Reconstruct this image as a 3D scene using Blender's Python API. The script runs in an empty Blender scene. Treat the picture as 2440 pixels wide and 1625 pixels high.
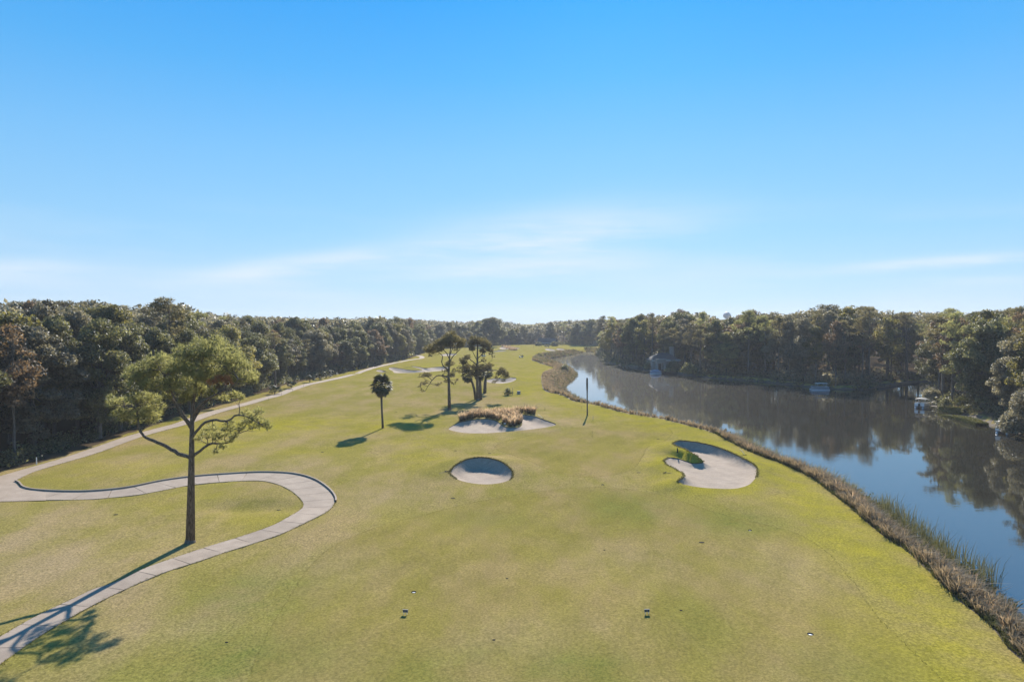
import bpy, math, random
import numpy as np
from mathutils import Vector
from mathutils.geometry import delaunay_2d_cdt

R = math.radians
scene = bpy.context.scene
C = scene.collection
rng = np.random.default_rng(7)
random.seed(7)

# ------------------------------------------------------------------ camera
CAM_H = 20.0
FPX = 24.0 / 36.0 * 2440.0           # focal length in photo pixels
HOR = 769.0                           # photo row of the horizon
PITCH = math.atan((812.5 - HOR) / FPX)
cam = bpy.data.cameras.new('camera')
cam.lens = 24.0
cam.sensor_width = 36.0
cam.clip_end = 12000.0
cam.clip_start = 0.5
cam_o = bpy.data.objects.new('camera', cam)
C.objects.link(cam_o)
cam_o.location = (0, 0, CAM_H)
cam_o.rotation_euler = (math.pi / 2 - PITCH, 0, 0)
scene.camera = cam_o

# ------------------------------------------------------------------ world, sun, exposure
SUN_EL, SUN_AZ = 29.0, 9.0            # degrees; azimuth to the right of the view axis (+Y)
world = bpy.data.worlds.new('World')
scene.world = world
world.use_nodes = True
wt = world.node_tree
wt.nodes.clear()


def nd(nt, kind, inputs=None, **props):
    n = nt.nodes.new(kind)
    for k, v in props.items():
        setattr(n, k, v)
    for k, v in (inputs or {}).items():
        s = n.inputs[k]
        if isinstance(v, bpy.types.NodeSocket):
            nt.links.new(v, s)
        else:
            s.default_value = v
    return n


def ramp(nt, fac, stops, interp='LINEAR'):
    n = nt.nodes.new('ShaderNodeValToRGB')
    n.color_ramp.interpolation = interp
    e = n.color_ramp.elements
    while len(e) < len(stops):
        e.new(0.5)
    for el, (p, c) in zip(e, stops):
        el.position = p
        el.color = c if len(c) == 4 else (*c, 1)
    nt.links.new(fac, n.inputs[0])
    return n.outputs[0]


def mixc(nt, fac, a, b, mode='MIX'):
    n = nt.nodes.new('ShaderNodeMix')
    n.data_type = 'RGBA'
    n.blend_type = mode
    for idx, v in ((0, fac), (6, a), (7, b)):
        if isinstance(v, bpy.types.NodeSocket):
            nt.links.new(v, n.inputs[idx])
        else:
            n.inputs[idx].default_value = v if idx == 0 else (*v, 1) if len(v) == 3 else v
    return n.outputs[2]


def math_(nt, op, a, b=0.5, clamp=False):
    n = nt.nodes.new('ShaderNodeMath')
    n.operation = op
    n.use_clamp = clamp
    for i, v in enumerate((a, b)):
        if isinstance(v, bpy.types.NodeSocket):
            nt.links.new(v, n.inputs[i])
        else:
            n.inputs[i].default_value = v
    return n.outputs[0]


def noise(nt, vec, scale, detail=3.0, rough=0.55):
    return nd(nt, 'ShaderNodeTexNoise', {'Vector': vec, 'Scale': scale, 'Detail': detail, 'Roughness': rough}).outputs[0]


EXPO = 0.98
SKY_S = 0.070
SKY_K = 1.02 / (SKY_S * 2 ** EXPO)
sky = nd(wt, 'ShaderNodeTexSky', sky_type='NISHITA', sun_disc=False, sun_elevation=R(SUN_EL), sun_rotation=R(SUN_AZ),
         altitude=0.0, air_density=1.0, dust_density=0.15, ozone_density=4.0)
tc = nd(wt, 'ShaderNodeTexCoord')
sep = nd(wt, 'ShaderNodeSeparateXYZ', {0: tc.outputs['Generated']})
# deeper, cooler blue with height, the same all the way round
tint = ramp(wt, sep.outputs[2], [(0.0, (0.40, 0.57, 1.05)), (0.018, (0.42, 0.58, 0.96)), (0.076, (0.53, 0.63, 0.80)), (0.119, (0.55, 0.69, 0.80)), (0.176, (0.56, 0.76, 0.84)),
                                 (0.231, (0.53, 0.80, 0.90)), (0.334, (0.31, 0.79, 1.01)), (0.422, (0.18, 0.74, 1.12)), (0.6, (0.16, 0.66, 1.05)), (1.0, (0.18, 0.62, 1.0))])
skyc = mixc(wt, 1.0, sky.outputs[0], tint, 'MULTIPLY')
even = ramp(wt, sep.outputs[2], [(0.0, (0.60, 0.79, 0.95)), (0.018, (0.58, 0.78, 0.97)), (0.076, (0.45, 0.73, 0.99)), (0.119, (0.355, 0.68, 0.99)), (0.176, (0.285, 0.625, 0.99)),
                                 (0.231, (0.225, 0.58, 0.99)), (0.334, (0.115, 0.485, 0.97)), (0.422, (0.062, 0.415, 0.95)), (0.6, (0.04, 0.32, 0.82)), (1.0, (0.035, 0.25, 0.68))])
skyc = mixc(wt, 0.72, skyc, mixc(wt, 1.0, even, (SKY_K, SKY_K, SKY_K), 'MULTIPLY'))
# thin cirrus wisps low over the horizon
mp = nd(wt, 'ShaderNodeMapping', {'Vector': tc.outputs['Generated'], 'Scale': (1.5, 1.5, 11.0), 'Rotation': (0.0, 0.09, 0.0), 'Location': (0.55, 0.4, 0.3)})
cl = noise(wt, mp.outputs[0], 1.7, 6.0, 0.52)
cl = ramp(wt, cl, [(0.46, (0, 0, 0)), (0.70, (1, 1, 1))])
band = ramp(wt, sep.outputs[2], [(0.0, (0.3, 0.3, 0.3)), (0.05, (0.4, 0.4, 0.4)), (0.11, (0.25, 0.25, 0.25)), (0.17, (0.0, 0.0, 0.0))])
clf = mixc(wt, 1.0, cl, band, 'MULTIPLY')
skyc = mixc(wt, clf, skyc, (0.74 * SKY_K, 0.85 * SKY_K, 0.98 * SKY_K))
# a few distinct streaks of cirrus, placed by bearing and elevation
az_t = math_(wt, 'DIVIDE', sep.outputs[0], math_(wt, 'MAXIMUM', sep.outputs[1], 0.02))
el_t = math_(wt, 'DIVIDE', sep.outputs[2], math_(wt, 'MAXIMUM', sep.outputs[1], 0.02))
fine = noise(wt, nd(wt, 'ShaderNodeMapping', {'Vector': tc.outputs['Generated'], 'Scale': (3.0, 3.0, 30.0)}).outputs[0], 2.2, 6.0, 0.6)
tot = None
for a0, e0, wa, we, sl, st in ((0.62, 0.088, 0.15, 0.0085, 0.07, 0.95), (-0.31, 0.086, 0.17, 0.014, 0.12, 0.85), (0.06, 0.135, 0.20, 0.034, 0.10, 0.75), (-0.73, 0.078, 0.12, 0.016, 0.0, 0.75), (0.02, 0.082, 0.16, 0.012, 0.05, 0.6), (0.70, 0.063, 0.12, 0.006, 0.02, 0.35)):
    da = math_(wt, 'SUBTRACT', az_t, a0)
    u1 = math_(wt, 'POWER', math_(wt, 'ABSOLUTE', math_(wt, 'DIVIDE', da, wa)), 2.0)
    dv = math_(wt, 'SUBTRACT', math_(wt, 'SUBTRACT', el_t, e0), math_(wt, 'MULTIPLY', da, sl))
    dv = math_(wt, 'ADD', dv, math_(wt, 'MULTIPLY', math_(wt, 'SUBTRACT', fine, 0.5), we * 1.6))
    v1 = math_(wt, 'POWER', math_(wt, 'ABSOLUTE', math_(wt, 'DIVIDE', dv, we)), 2.0)
    g1 = math_(wt, 'MULTIPLY', math_(wt, 'EXPONENT', math_(wt, 'MULTIPLY', math_(wt, 'ADD', u1, v1), -1.0)), st)
    tot = g1 if tot is None else math_(wt, 'ADD', tot, g1)
tot = math_(wt, 'MULTIPLY', tot, ramp(wt, fine, [(0.3, (0.35, 0.35, 0.35)), (0.65, (1, 1, 1))]), True)
skyc = mixc(wt, tot, skyc, (0.80 * SKY_K, 0.89 * SKY_K, 0.99 * SKY_K))
bg = nd(wt, 'ShaderNodeBackground', {'Color': skyc, 'Strength': SKY_S})
nd(wt, 'ShaderNodeOutputWorld', {'Surface': bg.outputs[0]})

sun = bpy.data.lights.new('sun', 'SUN')
sun.energy = 4.9
sun.angle = R(0.55)
sun.color = (1.0, 0.93, 0.82)
sun_o = bpy.data.objects.new('sun', sun)
C.objects.link(sun_o)
sdir = Vector((math.sin(R(SUN_AZ)) * math.cos(R(SUN_EL)), math.cos(R(SUN_AZ)) * math.cos(R(SUN_EL)), math.sin(R(SUN_EL))))
sun_o.rotation_euler = sdir.to_track_quat('Z', 'Y').to_euler()
sun_o.location = (60, 400, 260)

scene.view_settings.view_transform = 'Standard'
scene.view_settings.look = 'None'
scene.view_settings.exposure = EXPO
scene.view_settings.gamma = 1.0
scene.view_settings.use_curve_mapping = False
scene.cycles.max_bounces = 6
scene.cycles.diffuse_bounces = 2
scene.cycles.glossy_bounces = 3
scene.cycles.transmission_bounces = 4
scene.cycles.transparent_max_bounces = 8
scene.cycles.volume_bounces = 0
scene.cycles.sample_clamp_indirect = 6.0

# ------------------------------------------------------------------ helpers: pixels, polygons, terrain
FWD = np.array([0, math.cos(PITCH), -math.sin(PITCH)])
UP = np.array([0, math.sin(PITCH), math.cos(PITCH)])


def at_z(px, py, z):
    """World point(s) where the photo pixel(s) meet the height z."""
    px, py, z = np.broadcast_arrays(np.asarray(px, float), np.asarray(py, float), np.asarray(z, float))
    dx = (px - 1220.0) / FPX
    v = (812.5 - py) / FPX
    dy = FWD[1] + UP[1] * v
    dz = FWD[2] + UP[2] * v
    t = (z - CAM_H) / dz
    return np.stack([dx * t, dy * t, z], -1)


def project(x, y, z):
    dz = z - CAM_H
    depth = y * FWD[1] + dz * FWD[2]
    vv = y * UP[1] + dz * UP[2]
    return 1220.0 + FPX * x / depth, 812.5 - FPX * vv / depth


def crop(pts, x0, y0, s):
    return [(x0 + a / s, y0 + b / s) for a, b in pts]


def in_poly(P, poly):
    x, y = P[:, 0], P[:, 1]
    inside = np.zeros(len(P), bool)
    n = len(poly)
    j = n - 1
    for i in range(n):
        xi, yi = poly[i]
        xj, yj = poly[j]
        c = ((yi > y) != (yj > y)) & (x < (xj - xi) * (y - yi) / (yj - yi + 1e-12) + xi)
        inside ^= c
        j = i
    return inside


def line_dist(P, line, closed=False, vals=None):
    """distance of each point to a polyline, and the value carried by the nearest spot"""
    L = np.asarray(line, float)
    A = L if closed else L[:-1]
    B = np.roll(L, -1, 0) if closed else L[1:]
    best = np.full(len(P), 1e18)
    bv = np.zeros(len(P))
    for k in range(len(A)):
        d = B[k] - A[k]
        t = np.clip(((P - A[k]) @ d) / (d @ d + 1e-12), 0, 1)
        q = A[k] + t[:, None] * d
        dd = ((P - q) ** 2).sum(1)
        m = dd < best
        best[m] = dd[m]
        if vals is not None:
            va, vb = vals[k], vals[(k + 1) % len(L)]
            bv[m] = (va + (vb - va) * t)[m]
    return (np.sqrt(best), bv) if vals is not None else np.sqrt(best)


def resample(line, step, closed=False):
    L = np.asarray(line, float)
    if closed:
        L = np.vstack([L, L[:1]])
    # Catmull-Rom through the points, then even spacing
    n = len(L)
    out = []
    for i in range(n - 1):
        p1, p2 = L[i], L[i + 1]
        p0 = L[i - 1] if i > 0 else (L[-2] if closed else 2 * p1 - p2)
        p3 = L[i + 2] if i + 2 < n else (L[1] if closed else 2 * p2 - p1)
        for t in np.linspace(0, 1, 8, endpoint=False):
            out.append(0.5 * ((2 * p1) + (-p0 + p2) * t + (2 * p0 - 5 * p1 + 4 * p2 - p3) * t * t + (-p0 + 3 * p1 - 3 * p2 + p3) * t ** 3))
    out.append(L[-1])
    out = np.array(out)
    d = np.r_[0, np.cumsum(np.linalg.norm(np.diff(out[:, :2], axis=0), axis=1))]
    m = max(3, int(round(d[-1] / step)))
    s = np.linspace(0, d[-1], m + 1)
    res = np.stack([np.interp(s, d, out[:, k]) for k in range(out.shape[1])], 1)
    return res[:-1] if closed else res


def smooth01(t):
    t = np.clip(t, 0, 1)
    return t * t * (3 - 2 * t)


WATER_Z = -1.6
# edge of the mown turf above the lagoon bank, traced far to near
EDGE_PX = [(1400, 834), (1380, 835), (1365, 836), (1344, 838.6), (1318, 841), (1293, 845), (1277.6, 848.8), (1268.7, 853.9), (1267.4, 857.7), (1280, 862.8),
           (1293, 868), (1312, 873), (1321, 878), (1318, 882), (1305.6, 885.7), (1293, 892), (1290, 900), (1291, 913.4), (1295.7, 927), (1308, 933.8),
           (1327, 939), (1348.7, 947), (1365, 956), (1399, 962.5), (1423, 967), (1444, 973), (1471, 980), (1500, 987), (1580, 999), (1640, 1015), (1700, 1031),
           (1740, 1051), (1779, 1071), (1819, 1087), (1859, 1101), (1899, 1119), (1939, 1139), (1959, 1155), (2011, 1197), (2074, 1255), (2114, 1287),
           (2158, 1315), (2218, 1371), (2278, 1430), (2318, 1459), (2358, 1490), (2397, 1538), (2440, 1578)]
edge = at_z([p[0] for p in EDGE_PX], [p[1] for p in EDGE_PX], 0.0)[:, :2]
edge = np.vstack([edge, [[29.5, 30.0], [28.0, 18.0], [26.0, 0.0], [24.0, -40.0]]])
# water edge: traced round the reed bulb, an offset of the turf edge nearer by
W_FAR_PX = [(1405, 837), (1384, 841), (1349, 848), (1305, 854.5), (1296, 857.5), (1312, 863), (1330, 868), (1345, 873), (1362, 881), (1372, 891.6), (1362, 904),
            (1345, 917), (1341, 927), (1350, 936)]
w_far = at_z([p[0] for p in W_FAR_PX], [p[1] for p in W_FAR_PX], WATER_Z)[:, :2]
near_edge = edge[21:]
tn = np.gradient(near_edge, axis=0)
tn /= np.linalg.norm(tn, axis=1)[:, None]
nn = np.stack([-tn[:, 1], tn[:, 0]], 1)
nn[nn[:, 0] < 0] *= -1
w_near = near_edge + nn * 4.8
SHORE_R_PX = [(2440, 1047), (2418, 1039), (2378, 1021), (2330, 1008), (2278, 988), (2226, 972), (2206, 958), (2204, 940), (2216, 924), (2228, 910),
              (2200, 911), (2160, 914), (2130, 918), (2100, 922), (2080, 929), (2040, 929), (2000, 929), (1960, 928), (1930, 924), (1895, 920), (1850, 915), (1800, 909), (1760, 906), (1700, 902),
              (1650, 897), (1627, 893), (1600, 889), (1552, 882), (1494, 874.5), (1470, 870), (1448, 866), (1434, 858), (1424, 848), (1416, 840)]
shore_r = at_z([p[0] for p in SHORE_R_PX], [p[1] for p in SHORE_R_PX], WATER_Z)[:, :2]
beyond = np.array([[27.0, -40.0], [95.0, -40.0], [101.0, 0.0], [106.0, 45.0], [105.0, 90.0]])
lagoon = np.vstack([w_far, w_near, beyond, shore_r])

# bunkers: outline in photo pixels with the height of the lip there
BUNKERS = []


def bunker(label, px, zfar, znear, floor, w, over=None, step=0.5, fall=5.0):
    px = np.array(px, float)
    t = (px[:, 1].max() - px[:, 1]) / (px[:, 1].max() - px[:, 1].min())
    z = znear + (zfar - znear) * t
    for i, v in (over or {}).items():
        z[i] = v
    P = at_z(px[:, 0], px[:, 1], z)
    P = resample(P, step, True)
    BUNKERS.append(dict(label=label, P=P[:, :2], z=P[:, 2], floor=floor, w=w, fall=fall))


bunker('round pot bunker of pale sand, its back half in shadow',
       crop([(915, 1360), (945, 1318), (990, 1285), (1060, 1255), (1140, 1242), (1230, 1248), (1310, 1270), (1370, 1305), (1410, 1345), (1421, 1380),
             (1405, 1415), (1350, 1440), (1270, 1455), (1180, 1458), (1080, 1448), (990, 1425), (935, 1390)], 800, 720, 3.364),
       1.25, 0.0, -0.3, 0.8, step=0.45)
bunker('long pale bunker wrapped round the clump of tall ornamental grass',
       crop([(905, 1012), (985, 964), (1060, 948), (1150, 935), (1240, 938), (1300, 958), (1340, 990), (1400, 1004), (1470, 998), (1495, 970), (1480, 930),
             (1465, 905), (1530, 903), (1600, 915), (1660, 937), (1765, 978), (1700, 1000), (1560, 1020), (1400, 1035), (1200, 1050), (1050, 1048), (960, 1035)], 800, 720, 3.364),
       0.75, 0.0, -0.3, 0.9, over={2: .5, 3: .5, 4: .5, 5: .45, 6: .4, 7: .4, 8: .4, 9: .45, 10: .55}, step=0.7)
bunker('large kidney shaped bunker with two grass tongues beside the lagoon bank',
       crop([(360, 230), (430, 180), (520, 160), (640, 170), (800, 185), (1000, 225), (1200, 275), (1400, 345), (1600, 430), (1750, 505), (1900, 580), (2000, 650),
             (2050, 720), (2060, 800), (2040, 880), (1990, 950), (1900, 1040), (1760, 1095), (1600, 1125), (1400, 1130), (1150, 1120), (950, 1105), (780, 1080),
             (620, 1050), (500, 1022), (450, 985), (510, 935), (575, 890), (580, 850), (540, 800), (450, 755), (350, 700), (250, 650), (200, 600), (195, 555),
             (260, 508), (340, 500), (480, 520), (580, 555), (680, 588), (760, 615), (880, 612), (972, 598), (965, 560), (900, 510), (800, 440), (700, 390),
             (600, 335), (500, 300), (420, 265)], 1560, 1030, 8.41),
       0.95, 0.0, -0.35, 0.7,
       over={24: .35, 25: .6, 26: .65, 27: .6, 28: .5, 35: .25, 36: .15, 37: .12, 38: .12, 39: .12, 40: .12, 41: .15, 42: .3, 43: .5, 44: .85, 45: 1.1, 46: 1.2, 47: 1.15, 48: 1.05, 49: 1.0}, step=0.45, fall=3.0)
bunker('long low bunker with grassy fingers left of the pair of pines',
       crop([(322, 550), (350, 541), (400, 552), (462, 556), (425, 535), (440, 522), (500, 528), (580, 541), (650, 546), (692, 540), (640, 524), (600, 512), (660, 518), (720, 528),
             (780, 522), (860, 517), (905, 520), (900, 536), (850, 550), (700, 562), (560, 568), (430, 567), (360, 562)], 800, 720, 3.364),
       1.0, 0.0, -0.3, 1.6, over={2: .7, 3: .5, 6: .9, 7: .8, 8: .7, 9: .7, 12: .9, 13: .9}, step=1.0)
bunker('small pale bunker behind the right hand pine',
       crop([(1240, 950), (1340, 915), (1480, 900), (1560, 912), (1640, 905), (1700, 888), (1790, 900), (1770, 945), (1650, 985), (1500, 1000), (1330, 985)], 990, 780, 7.467),
       1.0, 0.0, -0.3, 1.6, step=1.0)
bunker('thin far bunker seen between the pine stems',
       crop([(440, 500), (520, 470), (650, 465), (735, 475), (700, 500), (560, 510)], 990, 780, 7.467), 0.8, 0.0, -0.3, 1.6, step=1.5)
bunker('far bunker with a tuft of brown grass, left of the distant flag',
       crop([(390, 382), (470, 362), (560, 372), (640, 366), (770, 388), (740, 402), (600, 412), (440, 410)], 1140, 780, 7.85), 1.3, 0.0, -0.4, 2.5, step=2.0)
bunker('far sliver of a bunker just right of the pines',
       crop([(330, 440), (400, 424), (530, 428), (520, 440), (340, 458), (240, 458)], 1140, 780, 7.85), 1.1, 0.0, -0.4, 2.5, step=2.0)
bunker('left one of the two far oval bunkers below the golfers',
       crop([(1245, 405), (1290, 392), (1360, 400), (1470, 435), (1420, 444), (1280, 432)], 1140, 780, 7.85), 1.3, 0.0, -0.4, 2.5, step=2.0)
bunker('right one of the two far oval bunkers below the golfers',
       crop([(1450, 402), (1500, 391), (1590, 402), (1662, 434), (1600, 442), (1490, 424)], 1140, 780, 7.85), 1.3, 0.0, -0.4, 2.5, step=2.0)

LUSH_BACKLIT = []          # (x, y, rx, ry, strength) lusher turf and backlit brightness, painted together


def base_undulation(x, y):
    u = (0.13 * np.sin(x / 9.0 + 0.7) * np.sin(y / 13.0 + 0.3) + 0.16 * np.sin(x / 17.0 - y / 23.0 + 1.0) + 0.07 * np.sin(x / 4.6 + y / 7.0) * np.sin(y / 6.0 - 0.8)
         + 0.05 * np.sin(x / 3.1 - y / 5.2 + 2.0))
    return u * np.clip((y - 25) / 30.0, 0.25, 1.0)


# swale inside the loop of the cart path
SWALE = at_z(588, 1208, 0.0)


def height(P):
    """terrain height outside the bunkers"""
    P = np.asarray(P, float).reshape(-1, 2)
    x, y = P[:, 0], P[:, 1]
    h = base_undulation(x, y)
    h -= 0.6 * np.exp(-((x - SWALE[0]) / 5.0) ** 2 - ((y - SWALE[1]) / 2.6) ** 2)
    for b in BUNKERS:
        lo, hi = b['P'].min(0) - 14, b['P'].max(0) + 14
        m = (x > lo[0]) & (x < hi[0]) & (y > lo[1]) & (y < hi[1])
        if m.any():
            d = line_dist(P[m], b['P'], True)
            wv_ = 1.0 / (((P[m][:, None, :] - b['P'][None]) ** 2).sum(2) + 1e-4) ** 2.4
            v = (wv_ * b['z'][None]).sum(1) / wv_.sum(1)
            k = np.exp(-(d / b['fall']) ** 2)
            h[m] = h[m] * (1 - k) + v * k
    d = line_dist(P, lagoon, True)
    ins = in_poly(P, lagoon)
    bank = -1.75 + 1.75 * smooth01(d / 4.6)
    wgt = smooth01(d / 9.0)
    h = np.where(ins, -1.75 - np.minimum(2.0, 0.5 * d), np.minimum(bank, 0) + h * np.where(d > 4.0, 0.3 + 0.7 * wgt, 0.3 * d / 4.0))
    return h


def ground(px, py):
    px, py = np.atleast_1d(np.asarray(px, float)), np.atleast_1d(np.asarray(py, float))
    z = np.zeros(len(px))
    for _ in range(10):
        P = at_z(px, py, z)
        z = 0.5 * z + 0.5 * height(P[:, :2])
    P = at_z(px, py, z)
    return P


def gpt(px, py):
    return Vector(ground(px, py)[0])


# ------------------------------------------------------------------ helpers: meshes and objects
def mesh_np(name, V, faces, mats=(), tint=None, smooth=False, midx=None, attrs=None):
    V = np.ascontiguousarray(V, np.float32)
    faces = [np.asarray(f, np.int32) for f in faces if len(f)]
    me = bpy.data.meshes.new(name)
    nl = sum(f.size for f in faces)
    nf = sum(len(f) for f in faces)
    me.vertices.add(len(V))
    me.vertices.foreach_set('co', V.ravel())
    me.loops.add(nl)
    me.loops.foreach_set('vertex_index', np.concatenate([f.ravel() for f in faces]))
    me.polygons.add(nf)
    tot = np.concatenate([np.full(len(f), f.shape[1], np.int32) for f in faces])
    start = np.r_[0, np.cumsum(tot)[:-1]].astype(np.int32)
    me.polygons.foreach_set('loop_start', start)
    me.polygons.foreach_set('loop_total', tot)
    me.polygons.foreach_set('use_smooth', np.full(nf, smooth))
    for m in mats:
        me.materials.append(m)
    if midx is not None:
        me.polygons.foreach_set('material_index', np.asarray(midx, np.int32))
    if tint is not None:
        a = me.attributes.new('tint', 'FLOAT', 'FACE')
        a.data.foreach_set('value', np.asarray(tint, np.float32))
    for k, v in (attrs or {}).items():
        a = me.attributes.new(k, 'FLOAT', 'POINT')
        a.data.foreach_set('value', np.asarray(v, np.float32))
    me.update(calc_edges=True)
    me.validate()
    return me


def tag(o, label=None, cat=None, group=None, kind=None):
    if label:
        o['label'] = label
    if cat:
        o['category'] = cat
    if group:
        o['group'] = group
    if kind:
        o['kind'] = kind
    return o


def link(name, me, parent=None, loc=None):
    o = bpy.data.objects.new(name, me)
    C.objects.link(o)
    if parent is not None:
        o.parent = parent
    if loc is not None:
        o.location = loc
    return o


def empty(name, loc=(0, 0, 0), rz=0.0):
    o = bpy.data.objects.new(name, None)
    o.empty_display_size = 0.3
    C.objects.link(o)
    o.location = loc
    o.rotation_euler = (0, 0, rz)
    return o


class MB:
    """collects shapes into one mesh"""

    def __init__(self):
        self.V, self.Q, self.T, self.n = [], [], [], 0

    def add(self, V, Q=None, T=None):
        V = np.asarray(V, float)
        if Q is not None and len(Q):
            self.Q.append(np.asarray(Q) + self.n)
        if T is not None and len(T):
            self.T.append(np.asarray(T) + self.n)
        self.V.append(V)
        self.n += len(V)
        return self

    def box(self, c, s, rz=0.0, taper=1.0, tilt=0.0):
        x, y, z = s[0] / 2, s[1] / 2, s[2] / 2
        V = np.array([[-x, -y, -z], [x, -y, -z], [x, y, -z], [-x, y, -z], [-x * taper, -y * taper, z], [x * taper, -y * taper, z], [x * taper, y * taper, z], [-x * taper, y * taper, z]])
        if tilt:
            ct, st = math.cos(tilt), math.sin(tilt)
            V = V @ np.array([[1, 0, 0], [0, ct, -st], [0, st, ct]]).T
        cz, sz = math.cos(rz), math.sin(rz)
        V = V @ np.array([[cz, -sz, 0], [sz, cz, 0], [0, 0, 1]]).T + np.asarray(c, float)
        return self.add(V, [[3, 2, 1, 0], [4, 5, 6, 7], [0, 1, 5, 4], [1, 2, 6, 5], [2, 3, 7, 6], [3, 0, 4, 7]])

    def tube(self, P, r, seg=8, cap=True, flat=1.0):
        P = np.asarray(P, float)
        r = np.broadcast_to(np.asarray(r, float), (len(P),))
        T = np.gradient(P, axis=0)
        T /= np.linalg.norm(T, axis=1)[:, None] + 1e-9
        ref = np.array([0.31, 0.95, 0.05]) if abs(T[0][2]) > 0.7 else np.array([0, 0, 1.0])
        V = []
        for p, t, rr in zip(P, T, r):
            u = np.cross(t, ref)
            u /= np.linalg.norm(u) + 1e-9
            v = np.cross(t, u)
            a = np.arange(seg) * 2 * math.pi / seg
            V.append(p + rr * (np.cos(a)[:, None] * u + np.sin(a)[:, None] * v * flat))
        n = len(P)
        i = np.arange(seg)
        j = (i + 1) % seg
        Q = np.concatenate([np.stack([k * seg + i, k * seg + j, (k + 1) * seg + j, (k + 1) * seg + i], 1) for k in range(n - 1)])
        V = np.concatenate(V)
        T3 = []
        if cap:
            V = np.vstack([V, P[:1], P[-1:]])
            a0, b0 = n * seg, n * seg + 1
            T3 = [[a0, int(j[q]), int(i[q])] for q in range(seg)] + [[b0, int((n - 1) * seg + i[q]), int((n - 1) * seg + j[q])] for q in range(seg)]
        return self.add(V, Q, T3)

    def lathe(self, c, prof, seg=12):
        a = np.arange(seg) * 2 * math.pi / seg
        V = np.concatenate([np.stack([r * np.cos(a), r * np.sin(a), np.full(seg, z)], 1) for r, z in prof]) + np.asarray(c, float)
        i = np.arange(seg)
        j = (i + 1) % seg
        Q = np.concatenate([np.stack([k * seg + i, k * seg + j, (k + 1) * seg + j, (k + 1) * seg + i], 1) for k in range(len(prof) - 1)])
        V = np.vstack([V, np.asarray(c, float) + [0, 0, prof[0][1]], np.asarray(c, float) + [0, 0, prof[-1][1]]])
        n = len(prof)
        T = [[n * seg, int(j[q]), int(i[q])] for q in range(seg)] + [[n * seg + 1, int((n - 1) * seg + i[q]), int((n - 1) * seg + j[q])] for q in range(seg)]
        return self.add(V, Q, T)

    def mesh(self, name, mat, smooth=False):
        F = []
        if self.Q:
            F.append(np.concatenate(self.Q))
        if self.T:
            F.append(np.concatenate(self.T))
        return mesh_np(name, np.concatenate(self.V), F, [mat], smooth=smooth)

    def build(self, name, mat, parent=None, smooth=False, loc=None):
        return link(name, self.mesh(name, mat, smooth), parent, loc)


# ------------------------------------------------------------------ materials
def new_mat(name):
    m = bpy.data.materials.new(name)
    m.use_nodes = True
    nt = m.node_tree
    nt.nodes.clear()
    out = nd(nt, 'ShaderNodeOutputMaterial')
    return m, nt, out


def plain(name, col, rough=0.7, var=0.15, scale=6.0, metal=0.0, bump=0.0, spec=0.4):
    m, nt, out = new_mat(name)
    tcn = nd(nt, 'ShaderNodeTexCoord')
    f = noise(nt, tcn.outputs['Object'], scale, 4.0)
    f2 = noise(nt, tcn.outputs['Object'], scale * 6, 2.0)
    f = math_(nt, 'ADD', math_(nt, 'MULTIPLY', f, 0.65), math_(nt, 'MULTIPLY', f2, 0.35))
    c = ramp(nt, f, [(0.3, tuple(v * (1 - var * 1.6) for v in col)), (0.7, tuple(min(1, v * (1 + var * 1.6)) for v in col))])
    p = nd(nt, 'ShaderNodeBsdfPrincipled', {'Base Color': c, 'Roughness': rough, 'Metallic': metal, 'Specular IOR Level': spec})
    if bump:
        b = nd(nt, 'ShaderNodeBump', {'Strength': bump, 'Distance': 0.05, 'Height': f})
        nt.links.new(b.outputs[0], p.inputs['Normal'])
    nt.links.new(p.outputs[0], out.inputs[0])
    return m


def leaf_mat(name, dark, light, transl=0.35, rough=0.45, spec=0.5, glow=(1.25, 1.2, 0.7)):
    m, nt, out = new_mat(name)
    at = nd(nt, 'ShaderNodeAttribute', attribute_name='tint')
    oi = nd(nt, 'ShaderNodeObjectInfo')
    c = mixc(nt, at.outputs['Fac'], dark, light)
    k = math_(nt, 'ADD', math_(nt, 'MULTIPLY', oi.outputs['Random'], 0.5), 0.75)
    kc = nd(nt, 'ShaderNodeCombineXYZ', {0: k, 1: k, 2: k}).outputs[0]
    c = mixc(nt, 1.0, c, kc, 'MULTIPLY')
    p = nd(nt, 'ShaderNodeBsdfPrincipled', {'Base Color': c, 'Roughness': rough, 'Specular IOR Level': spec})
    tcol = mixc(nt, 1.0, c, glow, 'MULTIPLY')
    tr = nd(nt, 'ShaderNodeBsdfTranslucent', {'Color': tcol})
    mx = nd(nt, 'ShaderNodeMixShader', {0: transl, 1: p.outputs[0], 2: tr.outputs[0]})
    nt.links.new(mx.outputs[0], out.inputs[0])
    return m


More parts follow.
